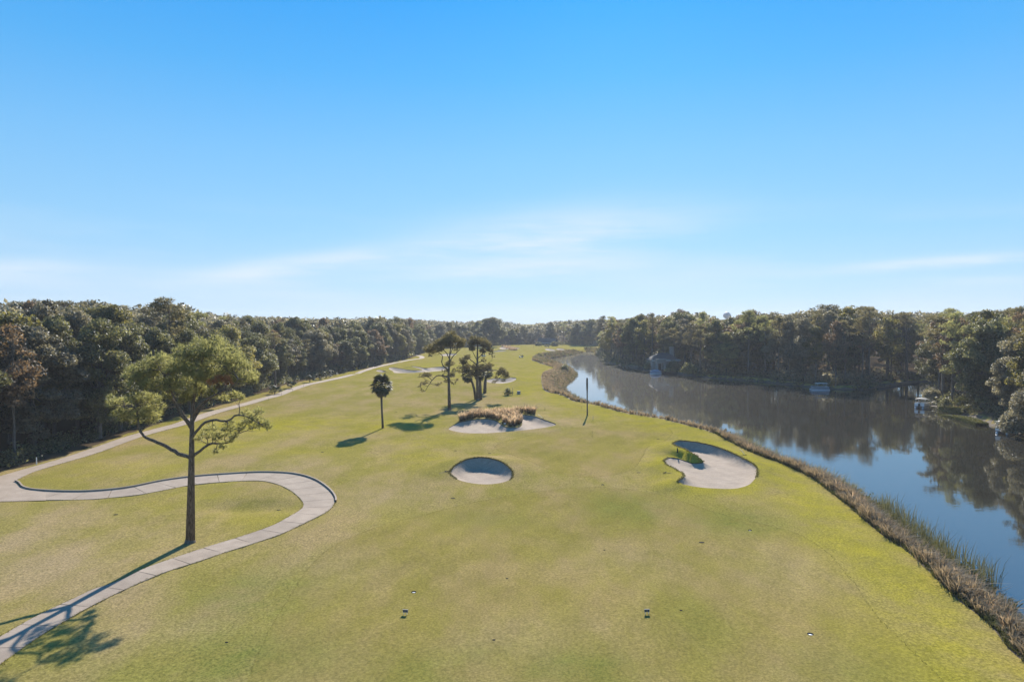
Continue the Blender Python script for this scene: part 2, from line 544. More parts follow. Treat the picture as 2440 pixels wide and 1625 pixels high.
def turf_mat(name, a, b, dry, fine=1.0, stripe=0.0):
    m, nt, out = new_mat(name)
    geo = nd(nt, 'ShaderNodeNewGeometry')
    pos = geo.outputs['Position']
    big = noise(nt, pos, 0.055, 3.0)
    mid = noise(nt, pos, 0.33, 4.0, 0.6)
    patch = noise(nt, nd(nt, 'ShaderNodeMapping', {'Vector': pos, 'Scale': (1.0, 0.45, 1.0), 'Rotation': (0, 0, 0.35)}).outputs[0], 0.16, 4.0, 0.6)
    sm = noise(nt, pos, 2.3, 3.0, 0.65)
    gr = noise(nt, pos, 6.0, 3.0, 0.75)
    c = mixc(nt, ramp(nt, big, [(0.36, (0, 0, 0)), (0.64, (1, 1, 1))]), a, b)
    c = mixc(nt, ramp(nt, patch, [(0.42, (0, 0, 0)), (0.64, (0.85, 0.85, 0.85))]), c, dry)
    lush_backlit = nd(nt, 'ShaderNodeAttribute', attribute_name='lush_backlit').outputs['Fac']
    lm = math_(nt, 'MULTIPLY', lush_backlit, ramp(nt, mid, [(0.3, (0.35, 0.35, 0.35)), (0.62, (1, 1, 1))]), True)
    c = mixc(nt, lm, c, (0.262, 0.228, 0.027))  # yellower colour: lusher grass plus sun shining through it, painted in
    dryA = nd(nt, 'ShaderNodeAttribute', attribute_name='dry').outputs['Fac']
    c = mixc(nt, math_(nt, 'MULTIPLY', dryA, ramp(nt, patch, [(0.3, (0.3, 0.3, 0.3)), (0.6, (1, 1, 1))]), True), c, (0.295, 0.222, 0.125))
    grn = nd(nt, 'ShaderNodeAttribute', attribute_name='green').outputs['Fac']
    gm = math_(nt, 'MULTIPLY', grn, ramp(nt, mid, [(0.3, (0.2, 0.2, 0.2)), (0.65, (1, 1, 1))]), True)
    c = mixc(nt, gm, c, (0.130, 0.142, 0.036))
    if stripe:
        mpn = nd(nt, 'ShaderNodeMapping', {'Vector': pos, 'Scale': (1, 1, 0), 'Rotation': (0, 0, 0.5)})
        wv = nd(nt, 'ShaderNodeTexWave', {'Vector': mpn.outputs[0], 'Scale': 0.09, 'Distortion': 3.0, 'Detail': 2.0, 'Detail Scale': 0.7})
        c = mixc(nt, 1.0, c, ramp(nt, wv.outputs[0], [(0.0, (1 - stripe,) * 3), (1.0, (1 + stripe,) * 3)]), 'MULTIPLY')
    c = mixc(nt, 1.0, c, ramp(nt, mid, [(0.25, (0.91, 0.92, 0.91)), (0.75, (1.09, 1.08, 1.08))]), 'MULTIPLY')
    c = mixc(nt, 1.0, c, ramp(nt, sm, [(0.25, (0.90, 0.91, 0.90)), (0.75, (1.10, 1.09, 1.10))]), 'MULTIPLY')
    k = 0.5 * fine
    c = mixc(nt, 1.0, c, ramp(nt, gr, [(0.34, (1 - k, 1 - k * 0.95, 1 - k)), (0.66, (1 + k, 1 + k * 0.95, 1 + k * 0.8))]), 'MULTIPLY')
    fo = nd(nt, 'ShaderNodeAttribute', attribute_name='forest').outputs['Fac']
    fo = math_(nt, 'ADD', fo, math_(nt, 'MULTIPLY', math_(nt, 'SUBTRACT', mid, 0.5), 0.7))
    fo = ramp(nt, fo, [(0.42, (0, 0, 0)), (0.58, (1, 1, 1))])
    litter = mixc(nt, sm, (0.045, 0.032, 0.02), (0.11, 0.08, 0.05))
    c = mixc(nt, fo, c, litter)
    p = nd(nt, 'ShaderNodeBsdfPrincipled', {'Base Color': c, 'Roughness': 0.95, 'Specular IOR Level': 0.0})
    hgt = math_(nt, 'ADD', math_(nt, 'MULTIPLY', sm, 0.6), math_(nt, 'MULTIPLY', gr, 0.5))
    b = nd(nt, 'ShaderNodeBump', {'Strength': 0.55 * fine, 'Distance': 0.07, 'Height': hgt})
    nt.links.new(b.outputs[0], p.inputs['Normal'])
    nt.links.new(p.outputs[0], out.inputs[0])
    return m


def sand_mat():
    m, nt, out = new_mat('sand')
    pos = nd(nt, 'ShaderNodeNewGeometry').outputs['Position']
    n1 = noise(nt, pos, 0.5, 4.0)
    n2 = noise(nt, pos, 9.0, 3.0, 0.7)
    mpn = nd(nt, 'ShaderNodeMapping', {'Vector': pos, 'Scale': (0.6, 3.0, 1.0), 'Rotation': (0, 0, 0.2)})
    rk = noise(nt, mpn.outputs[0], 1.6, 4.0, 0.65)
    c = mixc(nt, n1, (0.285, 0.222, 0.168), (0.395, 0.318, 0.248))
    c = mixc(nt, 1.0, c, ramp(nt, n2, [(0.25, (0.78, 0.78, 0.78)), (0.75, (1.18, 1.18, 1.18))]), 'MULTIPLY')
    c = mixc(nt, 1.0, c, ramp(nt, rk, [(0.35, (0.84, 0.83, 0.82)), (0.65, (1.10, 1.10, 1.10))]), 'MULTIPLY')
    p = nd(nt, 'ShaderNodeBsdfPrincipled', {'Base Color': c, 'Roughness': 0.95, 'Specular IOR Level': 0.1})
    hg = math_(nt, 'ADD', math_(nt, 'MULTIPLY', n2, 0.4), rk)
    b = nd(nt, 'ShaderNodeBump', {'Strength': 0.5, 'Distance': 0.08, 'Height': hg})
    nt.links.new(b.outputs[0], p.inputs['Normal'])
    nt.links.new(p.outputs[0], out.inputs[0])
    return m


def concrete_mat():
    m, nt, out = new_mat('concrete')
    pos = nd(nt, 'ShaderNodeNewGeometry').outputs['Position']
    oi = nd(nt, 'ShaderNodeObjectInfo')
    n1 = noise(nt, pos, 0.6, 5.0, 0.6)
    n2 = noise(nt, pos, 14.0, 3.0, 0.7)
    c = mixc(nt, ramp(nt, n1, [(0.3, (0, 0, 0)), (0.7, (1, 1, 1))]), (0.27, 0.212, 0.162), (0.355, 0.283, 0.22))
    k = math_(nt, 'ADD', math_(nt, 'MULTIPLY', oi.outputs['Random'], 0.14), 0.93)
    c = mixc(nt, 1.0, c, nd(nt, 'ShaderNodeCombineXYZ', {0: k, 1: k, 2: k}).outputs[0], 'MULTIPLY')
    c = mixc(nt, 1.0, c, ramp(nt, n2, [(0.3, (0.82, 0.82, 0.82)), (0.7, (1.12, 1.12, 1.12))]), 'MULTIPLY')
    p = nd(nt, 'ShaderNodeBsdfPrincipled', {'Base Color': c, 'Roughness': 0.9, 'Specular IOR Level': 0.2})
    b = nd(nt, 'ShaderNodeBump', {'Strength': 0.3, 'Distance': 0.02, 'Height': n2})
    nt.links.new(b.outputs[0], p.inputs['Normal'])
    nt.links.new(p.outputs[0], out.inputs[0])
    return m


def water_mat():
    m, nt, out = new_mat('water')
    pos = nd(nt, 'ShaderNodeNewGeometry').outputs['Position']
    mp1 = nd(nt, 'ShaderNodeMapping', {'Vector': pos, 'Scale': (0.8, 1.4, 1.0), 'Rotation': (0, 0, 0.25)})
    w1 = noise(nt, mp1.outputs[0], 1.1, 3.0, 0.55)
    w2 = noise(nt, pos, 0.14, 2.0, 0.5)
    gust = ramp(nt, noise(nt, pos, 0.035, 2.0), [(0.42, (0.25, 0.25, 0.25)), (0.65, (1, 1, 1))])
    hg = math_(nt, 'ADD', math_(nt, 'MULTIPLY', math_(nt, 'MULTIPLY', w1, gust), 0.0075), math_(nt, 'MULTIPLY', w2, 0.008))
    b = nd(nt, 'ShaderNodeBump', {'Strength': 1.0, 'Distance': 1.0, 'Height': hg})
    fr = nd(nt, 'ShaderNodeFresnel', {'IOR': 2.6, 'Normal': b.outputs[0]})
    body = nd(nt, 'ShaderNodeBsdfDiffuse', {'Color': (0.035, 0.031, 0.022, 1)})
    gl = nd(nt, 'ShaderNodeBsdfGlossy', {'Color': (0.95, 0.97, 1.0, 1), 'Roughness': 0.03, 'Normal': b.outputs[0]})
    gl2 = nd(nt, 'ShaderNodeBsdfGlossy', {'Color': (0.95, 0.96, 0.97, 1), 'Roughness': 0.42, 'Normal': b.outputs[0]})
    glm = nd(nt, 'ShaderNodeMixShader', {0: 0.004, 1: gl.outputs[0], 2: gl2.outputs[0]})
    mx = nd(nt, 'ShaderNodeMixShader', {0: fr.outputs[0], 1: body.outputs[0], 2: glm.outputs[0]})
    nt.links.new(mx.outputs[0], out.inputs[0])
    return m


def bark_mat(name, a, b):
    m, nt, out = new_mat(name)
    tcn = nd(nt, 'ShaderNodeTexCoord')
    mpn = nd(nt, 'ShaderNodeMapping', {'Vector': tcn.outputs['Object'], 'Scale': (9.0, 9.0, 2.2)})
    n1 = noise(nt, mpn.outputs[0], 1.0, 4.0, 0.65)
    c = mixc(nt, ramp(nt, n1, [(0.35, (0, 0, 0)), (0.65, (1, 1, 1))]), a, b)
    p = nd(nt, 'ShaderNodeBsdfPrincipled', {'Base Color': c, 'Roughness': 0.95, 'Specular IOR Level': 0.1})
    bb = nd(nt, 'ShaderNodeBump', {'Strength': 0.9, 'Distance': 0.06, 'Height': n1})
    nt.links.new(bb.outputs[0], p.inputs['Normal'])
    nt.links.new(p.outputs[0], out.inputs[0])
    return m


M_ROUGH = turf_mat('rough_turf', (0.200, 0.172, 0.046), (0.232, 0.194, 0.056), (0.285, 0.210, 0.106), 0.8)
M_FAIR = turf_mat('mown_turf', (0.196, 0.165, 0.044), (0.226, 0.187, 0.053), (0.255, 0.190, 0.084), 0.62, 0.03)
M_BANK = plain('bank_soil', (0.085, 0.062, 0.04), 0.95, 0.35, 1.2, bump=0.8)
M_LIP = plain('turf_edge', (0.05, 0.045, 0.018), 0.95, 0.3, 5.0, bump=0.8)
M_SAND = sand_mat()
M_CONC = concrete_mat()
M_WATER = water_mat()
M_PBARK = bark_mat('pine_bark', (0.07, 0.055, 0.043), (0.21, 0.165, 0.13))
M_OBARK = bark_mat('grey_bark', (0.07, 0.063, 0.053), (0.17, 0.15, 0.13))
M_PALMBARK = bark_mat('palm_bark', (0.07, 0.055, 0.042), (0.17, 0.14, 0.11))
M_LDARK = leaf_mat('dark_green_leaves', (0.034, 0.039, 0.015), (0.185, 0.183, 0.092), 0.48, 0.5, 0.5, (1.9, 1.8, 1.25))
M_LGREY = leaf_mat('grey_green_leaves', (0.055, 0.056, 0.036), (0.220, 0.210, 0.150), 0.46, 0.5, 0.5, (1.9, 1.7, 1.3))
M_LOLIVE = leaf_mat('olive_leaves', (0.060, 0.060, 0.020), (0.235, 0.218, 0.085), 0.5, 0.5, 0.5, (1.9, 1.75, 1.05))
M_LRUST = leaf_mat('russet_leaves', (0.070, 0.052, 0.031), (0.235, 0.182, 0.116), 0.46, 0.55, 0.45, (1.8, 1.5, 1.1))
M_PINE = leaf_mat('pine_needles', (0.10, 0.104, 0.046), (0.30, 0.288, 0.145), 0.55, 0.5, 0.5, (1.9, 1.85, 1.3))
M_PINEDARK = leaf_mat('dark_pine_needles', (0.044, 0.043, 0.023), (0.190, 0.176, 0.098), 0.48, 0.5, 0.45, (1.9, 1.7, 1.2))
M_DEADN = leaf_mat('dead_needles', (0.20, 0.09, 0.04), (0.34, 0.17, 0.085), 0.4, glow=(1.2, 1.0, 0.8))
M_FROND = leaf_mat('palm_fronds', (0.028, 0.035, 0.013), (0.095, 0.098, 0.050), 0.25, 0.6, 0.2)
M_DRYFROND = leaf_mat('dry_fronds', (0.06, 0.045, 0.028), (0.14, 0.11, 0.07), 0.25)
M_BGRASS = leaf_mat('brown_bank_grass', (0.10, 0.083, 0.053), (0.31, 0.252, 0.178), 0.45, 0.8, 0.1, (1.35, 1.2, 0.95))
M_GGRASS = leaf_mat('green_bank_plants', (0.050, 0.056, 0.020), (0.135, 0.135, 0.058), 0.4, 0.7, 0.15)
M_REED = leaf_mat('reeds', (0.085, 0.088, 0.048), (0.23, 0.215, 0.135), 0.4, 0.7, 0.15)
M_STRAW = leaf_mat('straw_plumes', (0.22, 0.16, 0.11), (0.50, 0.40, 0.27), 0.5, 0.8, 0.1, (1.35, 1.2, 1.0))
M_STRAWB = leaf_mat('straw_blades', (0.05, 0.04, 0.022), (0.15, 0.11, 0.065), 0.3)
M_TURFB = leaf_mat('turf_blades', (0.13, 0.115, 0.028), (0.27, 0.235, 0.06), 0.3, 0.8, 0.1, (1.2, 1.1, 0.8))
M_HEDGE = leaf_mat('clipped_hedge_leaves', (0.075, 0.088, 0.018), (0.22, 0.21, 0.045), 0.42, 0.7, 0.15)
M_WHITE = plain('white_paint', (0.72, 0.71, 0.68), 0.45, 0.05)
M_OFFW = plain('pale_stucco', (0.25, 0.23, 0.20), 0.85, 0.08, 2.0)
M_GREYP = plain('grey_paint', (0.24, 0.24, 0.24), 0.6, 0.08)
M_ROOF = plain('roof_shingle', (0.065, 0.06, 0.056), 0.9, 0.2, 3.0)
M_DARK = plain('dark_plastic', (0.018, 0.018, 0.02), 0.9, 0.1, spec=0.05)
M_WOOD = plain('weathered_wood', (0.16, 0.13, 0.10), 0.85, 0.25, 3.0)
M_GLASS = plain('window_glass', (0.03, 0.035, 0.04), 0.08, 0.1, spec=0.8)
M_ALU = plain('brushed_aluminium', (0.62, 0.63, 0.65), 0.35, 0.06, metal=0.7)
M_BLUE = plain('blue_cover', (0.24, 0.25, 0.31), 0.7, 0.15, 2.0)
M_TAN = plain('tan_canvas', (0.50, 0.44, 0.38), 0.8, 0.12, 2.0)
M_SKIN = plain('skin', (0.42, 0.26, 0.19), 0.6, 0.05)
M_CLOTHD = plain('dark_clothing', (0.035, 0.04, 0.06), 0.85, 0.1)
M_CLOTHR = plain('pale_red_clothing', (0.45, 0.28, 0.26), 0.85, 0.1)
M_STEEL = plain('tank_paint', (0.20, 0.21, 0.23), 0.6, 0.08, 0.3)

# ------------------------------------------------------------------ forest outlines
L_EDGE_PX = [(-60, 1150), (0, 1118)] + crop([(150, 1236), (300, 1196), (500, 1135), (700, 1075), (870, 1015), (1000, 975), (1150, 930), (1300, 880), (1500, 830), (1700, 770), (1860, 725), (2000, 672), (2200, 622), (2355, 590)], 0, 690, 2.944) \
    + crop([(150, 552), (330, 512), (480, 478), (620, 438), (700, 408), (760, 385), (900, 372), (1100, 360), (1290, 345), (1500, 338), (1700, 336), (1850, 340), (1960, 352)], 800, 720, 3.364)
l_edge = at_z([p[0] for p in L_EDGE_PX], [p[1] for p in L_EDGE_PX], 0.0)[:, :2]
l_poly = np.vstack([l_edge, [[200, 2500], [-2500, 2500], [-2500, -60], [-75, -60], [-62, 30]]])
R_LINE = np.vstack([[[150, 760]], shore_r[::-1], beyond[::-1][:4]])          # far to near along the far bank
r_poly = np.vstack([R_LINE, [[2500, -40], [2500, 2500], [200, 2500], [l_edge[-1][0], l_edge[-1][1]]]])
FOREST = [l_poly, r_poly]


def forest_amount(P):
    out = np.zeros(len(P))
    for poly, off in ((l_poly, 0.0), (r_poly, 3.0)):
        d = line_dist(P, poly[:len(l_edge)] if poly is l_poly else R_LINE)
        s = np.where(in_poly(P, poly), d, -d) - off
        out = np.maximum(out, np.clip(0.5 + s / 4.0, 0, 1))
    return out


# ------------------------------------------------------------------ cart path outlines
OUT_PX = [(-90, 1158), (-20, 1152)] + crop([(95, 185), (150, 228), (230, 250), (380, 265), (560, 268), (750, 255), (900, 235), (1100, 195), (1300, 165), (1500, 145), (1700, 132), (1850, 135), (1980, 150), (2100, 185),
               (2190, 240), (2235, 300), (2225, 350), (2180, 400), (2090, 450), (1990, 500), (1880, 550), (1700, 610), (1510, 670), (1340, 730), (1110, 805), (910, 885), (700, 980),
               (500, 1080), (260, 1220), (100, 1330), (0, 1402), (-200, 1560), (-500, 1830)], 0, 1080, 2.803)
IN_PX = [(-90, 1202)] + crop([(0, 332), (200, 325), (400, 320), (600, 313), (750, 300), (940, 280), (1110, 250), (1300, 215), (1500, 195), (1640, 188), (1750, 190), (1850, 213), (1930, 248), (1990, 290), (2025, 330),
              (2020, 362), (1980, 400), (1920, 440), (1840, 485), (1720, 530), (1560, 580), (1380, 635), (1190, 700), (980, 775), (780, 865), (620, 915), (500, 970), (350, 1035), (180, 1120),
              (0, 1225), (-150, 1322), (-420, 1520), (-700, 1750)], 0, 1080, 2.803)
N_ACROSS = 150
p_out = resample(at_z([p[0] for p in OUT_PX], [p[1] for p in OUT_PX], 0.0)[:, :2], 0.3)
p_in = resample(at_z([p[0] for p in IN_PX], [p[1] for p in IN_PX], 0.0)[:, :2], 0.3)


def pair_edges(o, i, n):
    """matching rungs across the path: each inner point with the outer point nearest to it, kept in order"""
    q = resample(i, np.linalg.norm(np.diff(i, axis=0), axis=1).sum() / n)
    res, last = [], 0
    for p in q:
        d = np.linalg.norm(o[last:last + 60] - p, axis=1)
        last += int(d.argmin())
        res.append(o[last])
    k = np.array([1, 2, 3, 4, 5, 4, 3, 2, 1.0]); k /= k.sum()
    res = np.array(res)
    pad = np.vstack([np.repeat(res[:1], 4, 0), res, np.repeat(res[-1:], 4, 0)])
    idx = np.linspace(0, len(o) - 1, len(o))
    sm = np.stack([np.convolve(pad[:, c], k, 'valid') for c in (0, 1)], 1)
    # put the smoothed rungs back on the outer edge
    back = np.array([o[np.linalg.norm(o - s, axis=1).argmin()] for s in sm])
    return back, q


rung_o, rung_i = pair_edges(p_out, p_in, 480)
loop_poly = np.vstack([rung_o, rung_i[::-1]])
MAIN_PX = [(-150, 1206), (-60, 1170), (0, 1147), (51, 1124), (102, 1108), (170, 1088), (238, 1065), (295, 1046.5), (340, 1033), (390, 1019), (435, 1007.5), (501, 985.5), (560.5, 970), (611, 955.6),
           (660.7, 943), (708, 924.5), (755.8, 911.5), (800, 901.5), (834.6, 893.6), (859.5, 886.5), (892.7, 875.5), (917.5, 870.5), (942, 865.6), (975.6, 858.8), (997, 855), (1006, 851.5), (1000, 847.5), (985, 846)]
main_c = resample(at_z([p[0] for p in MAIN_PX], [p[1] for p in MAIN_PX], 0.0)[:, :2], 1.5)
mt = np.gradient(main_c, axis=0)
mt /= np.linalg.norm(mt, axis=1)[:, None]
mn = np.stack([-mt[:, 1], mt[:, 0]], 1)
main_l, main_r = main_c + mn * 1.4, main_c - mn * 1.4
main_poly = np.vstack([main_l, main_r[::-1]])

# ------------------------------------------------------------------ mown areas
FAIR_PX = [(560, 1700), (622, 1540), (690, 1420), (740, 1345), (800, 1297), (907, 1251), (971, 1233), (1085, 1204), (1192, 1184), (1296, 1169), (1400, 1160), (1500, 1164), (1600, 1183), (1720, 1223), (1879, 1263),
           (1947, 1299), (1999, 1347), (2039, 1399), (2098, 1478), (2198, 1578), (2330, 1700)]
fair = resample(at_z([p[0] for p in FAIR_PX], [p[1] for p in FAIR_PX], 0.0)[:, :2], 1.0)
GREEN_PX = [(1180, 1060), (1246, 1038), (1330, 1024), (1409, 1012), (1490, 1002), (1560, 1006), (1600, 1022), (1585, 1045), (1545, 1060), (1530, 1085), (1510, 1110), (1450, 1128), (1370, 1132), (1290, 1112), (1225, 1085)]
green = resample(at_z([p[0] for p in GREEN_PX], [p[1] for p in GREEN_PX], 0.3)[:, :2], 1.0, True)

CUP_PX = [(986, 1410), (1931, 1510), (1787, 1263), (1436, 1154.5)]
CUPS = [ground(*p)[0] for p in CUP_PX]
CUP_R = 0.19

# ------------------------------------------------------------------ ground sheet, bunkers
def build_ground():
    pts, edges = [], []

    def loop(P, closed=True):
        s = len(pts)
        pts.extend([tuple(p[:2]) for p in P])
        n = len(P)
        edges.extend([(s + i, s + (i + 1) % n) for i in range(n if closed else n - 1)])

    for b in BUNKERS:
        loop(b['P'])
    for c in CUPS:
        loop([(c[0] + CUP_R * math.cos(a), c[1] + CUP_R * math.sin(a)) for a in np.arange(10) * math.pi / 5])
    ed = resample(edge, 1.2)
    loop(ed, False)
    loop(fair, False)
    loop(green, True)
    con = np.array(pts)
    allp = []

    def grid(x0, x1, y0, y1, st, jit=0.3):
        gx, gy = np.meshgrid(np.arange(x0, x1, st), np.arange(y0, y1, st))
        g = np.stack([gx.ravel(), gy.ravel()], 1)
        return g + rng.uniform(-jit, jit, g.shape) * st

    near = grid(-76, 76, 18, 182, 1.0)
    mid = grid(-280, 330, -80, 470, 5.0)
    mid = mid[~((mid[:, 0] > -75) & (mid[:, 0] < 75) & (mid[:, 1] > 19) & (mid[:, 1] < 181))]
    far2 = grid(-560, 560, -80, 800, 16.0)
    far2 = far2[~((far2[:, 0] > -278) & (far2[:, 0] < 328) & (far2[:, 1] > -78) & (far2[:, 1] < 468))]
    far = grid(-7000, 7000, -400, 9000, 260.0)
    far = far[~((far[:, 0] > -550) & (far[:, 0] < 550) & (far[:, 1] > -78) & (far[:, 1] < 790))]
    shore = grid(20, 330, -70, 720, 1.6)
    lo, hi = lagoon.min(0) - 8, lagoon.max(0) + 8
    m = (shore[:, 0] > lo[0]) & (shore[:, 0] < hi[0]) & (shore[:, 1] > lo[1]) & (shore[:, 1] < hi[1])
    shore = shore[m]
    d = line_dist(shore, lagoon, True)
    keep = (d < 6.5) & ((shore[:, 1] < 330) | (rng.random(len(shore)) < 0.5))
    keep &= ~((shore[:, 0] < 75) & (shore[:, 1] > 19) & (shore[:, 1] < 181))
    shore = shore[keep]
    bk = []
    for b in BUNKERS[:5]:
        lo, hi = b['P'].min(0) - 2.5, b['P'].max(0) + 2.5
        st = 0.45 if b['w'] < 2 and lo[1] < 150 else 1.0
        bk.append(grid(lo[0], hi[0], lo[1], hi[1], st, 0.2))
    for b in BUNKERS[5:]:
        lo, hi = b['P'].min(0) - 8, b['P'].max(0) + 8
        bk.append(grid(lo[0], hi[0], lo[1], hi[1], 2.0, 0.2))
    G = np.vstack([near, mid, far2, far, shore] + bk)
    # drop grid points that crowd the constraint lines
    cell = {}
    for p in con:
        cell.setdefault((int(p[0] // 2), int(p[1] // 2)), []).append(p)
    kd_keep = np.ones(len(G), bool)
    for k, (x, y) in enumerate(G):
        cx, cy = int(x // 2), int(y // 2)
        for ax in (-1, 0, 1):
            for ay in (-1, 0, 1):
                for q in cell.get((cx + ax, cy + ay), ()):
                    if (q[0] - x) ** 2 + (q[1] - y) ** 2 < 0.05:
                        kd_keep[k] = False
    G = G[kd_keep]
    allp = [Vector(p) for p in np.vstack([con, G])]
    vs, es, fs, ov, oe, of = delaunay_2d_cdt(allp, edges, [], 0, 1e-4)
    P = np.array([(v[0], v[1]) for v in vs])
    F = np.array([f for f in fs if len(f) == 3], np.int32)
    cen = P[F].mean(1)
    # orientation up
    a, b_, c = P[F[:, 0]], P[F[:, 1]], P[F[:, 2]]
    cr = (b_[:, 0] - a[:, 0]) * (c[:, 1] - a[:, 1]) - (b_[:, 1] - a[:, 1]) * (c[:, 0] - a[:, 0])
    F[cr < 0] = F[cr < 0][:, ::-1]
    Z = height(P)
    zone = np.zeros(len(F), np.int32)
    fp = np.vstack([fair, [[80, -60], [-80, -60]]])
    zone[in_poly(cen, fp)] = 1
    zone[in_poly(cen, green)] = 1
    golf_side = np.vstack([edge, [[-400, -40], [-400, 700], [edge[0][0], 700]]])
    dl = line_dist(cen, lagoon, True)
    ins = in_poly(cen, lagoon)
    isbank = (~in_poly(cen, golf_side)) & (ins | (dl < 40)) & (cen[:, 0] < 150) & ((line_dist(cen, edge) < 26) | ins) & (~in_poly(cen, r_poly) | ins)
    zone[isbank] = 2
    zone[ins] = 2
    r_bank = (~ins) & (dl < 2.2) & in_poly(cen, r_poly)
    zone[r_bank] = 2
    # sink the ground under the paths
    for poly in (loop_poly, main_poly):
        m = in_poly(P, poly)
        Z[m] -= 0.07
    used = np.zeros(len(F), bool)
    for c in CUPS:
        used |= np.linalg.norm(cen - c[:2], axis=1) < CUP_R
    for b in BUNKERS:
        lo, hi = b['P'].min(0) - 1, b['P'].max(0) + 1
        cand = (cen[:, 0] > lo[0]) & (cen[:, 0] < hi[0]) & (cen[:, 1] > lo[1]) & (cen[:, 1] < hi[1])
        idx = np.nonzero(cand)[0]
        idx = idx[in_poly(cen[idx], b['P'])]
        used[idx] = True
        fi = F[idx]
        u, inv = np.unique(fi, return_inverse=True)
        Q = P[u]
        d = line_dist(Q, b['P'], True)
        hb = height(b['P'])
        w = 1.0 / (((Q[:, None, :] - b['P'][None]) ** 2).sum(2) + 0.02) ** 2
        lip = (w * hb[None]).sum(1) / w.sum(1)
        zs = b['floor'] + (lip - 0.10 - b['floor']) * np.exp(-(d / b['w']) ** 1.6)
        on = d < 1e-3
        zs[on] = Z[u][on] - 0.10
        zs += 0.02 * np.sin(Q[:, 0] * 2.1 + Q[:, 1]) * np.minimum(d, 1)
        me = mesh_np('bunker', np.c_[Q, zs], [inv.reshape(fi.shape)], [M_SAND], smooth=True)
        tag(link('bunker', me), b['label'], 'sand bunker', 'sand bunkers of the golf hole', 'structure')
    keep = ~used
    Fk, zk = F[keep], zone[keep]
    V = np.c_[P, Z]
    # turf edge of the bunkers and cups, as short walls
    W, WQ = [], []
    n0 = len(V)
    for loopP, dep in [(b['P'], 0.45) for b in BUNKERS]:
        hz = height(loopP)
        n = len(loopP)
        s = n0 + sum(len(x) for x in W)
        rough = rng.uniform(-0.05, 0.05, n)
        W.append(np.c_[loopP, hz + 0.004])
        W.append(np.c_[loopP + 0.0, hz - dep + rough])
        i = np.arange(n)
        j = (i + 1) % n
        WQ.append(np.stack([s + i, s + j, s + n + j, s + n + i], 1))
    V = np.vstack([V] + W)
    WQ = np.concatenate(WQ)
    # colour masks
    lush_backlit = np.zeros(len(V))  # mask for lusher grass and painted backlight
    VP = V[:, :2]
    de = line_dist(VP, edge)
    lush_backlit = np.maximum(lush_backlit, 0.8 * np.exp(-((de - 3.5) / 5.0) ** 2) * (VP[:, 1] < 125))
    lush_backlit = np.maximum(lush_backlit, 0.75 * np.exp(-((de - 4) / 9.0) ** 2) * (VP[:, 1] >= 125))
    dc = line_dist(VP, BUNKERS[2]['P'], True)
    lush_backlit = np.maximum(lush_backlit, 0.85 * np.exp(-(dc / 4.0) ** 2))
    for px, py, rx, ry, st in LUSH_BACKLIT_PX:
        c = at_z(px, py, 0)
        lush_backlit = np.maximum(lush_backlit, st * np.exp(-((VP[:, 0] - c[0]) / rx) ** 2 - ((VP[:, 1] - c[1]) / ry) ** 2))
    lush_backlit = np.maximum(lush_backlit, 0.55 * smooth01((VP[:, 1] - 170) / 120))
    grn = np.zeros(len(V))
    for px, py, rx, ry, st in GREENPX:
        c = at_z(px, py, 0)
        grn = np.maximum(grn, st * np.exp(-((VP[:, 0] - c[0]) / rx) ** 2 - ((VP[:, 1] - c[1]) / ry) ** 2))
    dry = np.zeros(len(V))
    for px, py, rx, ry, st in [(140, 1345, 6, 6, 1.0), (40, 1290, 6, 5, 0.8), (250, 1400, 4, 4, 0.8), (320, 1290, 5, 4, 0.6), (450, 1320, 4, 4, 0.7), (120, 1240, 8, 5, 0.5), (420, 1500, 5, 3, 0.5), (780, 1350, 5, 5, 0.5), (900, 1190, 7, 6, 0.6), (700, 1110, 6, 6, 0.5), (1500, 1330, 6, 5, 0.45), (1850, 1350, 5, 6, 0.5), (1300, 1500, 5, 3, 0.5), (1220, 1010, 12, 12, 0.5), (1170, 960, 16, 14, 0.5)]:
        c = at_z(px, py, 0)
        dry = np.maximum(dry, st * np.exp(-((VP[:, 0] - c[0]) / rx) ** 2 - ((VP[:, 1] - c[1]) / ry) ** 2))
    fo = forest_amount(VP)
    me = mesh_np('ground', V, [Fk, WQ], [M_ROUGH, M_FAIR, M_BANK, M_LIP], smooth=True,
                 midx=np.r_[zk, np.full(len(WQ), 3)], attrs=dict(lush_backlit=lush_backlit, green=grn, dry=dry, forest=fo))
    tag(link('ground', me), 'sunlit golf course turf with the lagoon bank and the forest floor', 'ground', kind='structure')


LUSH_BACKLIT_PX = [(640, 1010, 16, 14, 1.0), (520, 1060, 8, 7, 0.7), (300, 1120, 8, 7, 0.5), (930, 1015, 9, 10, 0.9), (905, 880, 14, 18, 0.9), (1240, 905, 10, 30, 0.9), (1000, 1090, 6, 8, 0.6), (1030, 1055, 9, 7, 0.6), (740, 1075, 8, 6, 0.4),
          (1020, 870, 20, 30, 0.9), (1290, 815, 60, 60, 1.0), (430, 1190, 5, 4, 0.45), (620, 1245, 4, 3, 0.4), (1560, 1055, 3.5, 5, 0.7), (820, 1000, 10, 7, 0.6)]  # spots of lusher turf, with backlit brightness put into the colour
GREENPX = [(600, 1420, 5, 6, 0.8), (560, 1560, 6, 4, 0.9), (1500, 1205, 5, 6, 0.8), (1760, 1240, 6, 5, 0.8), (1380, 1590, 4, 2.5, 0.9), (980, 1600, 5, 3, 0.6), (1650, 1480, 3, 6, 0.45), (1160, 1230, 4, 3, 0.45), (300, 1590, 5, 4, 0.5), (2000, 1590, 5, 3, 0.4), (1150, 1550, 3, 3, 0.5)]
build_ground()

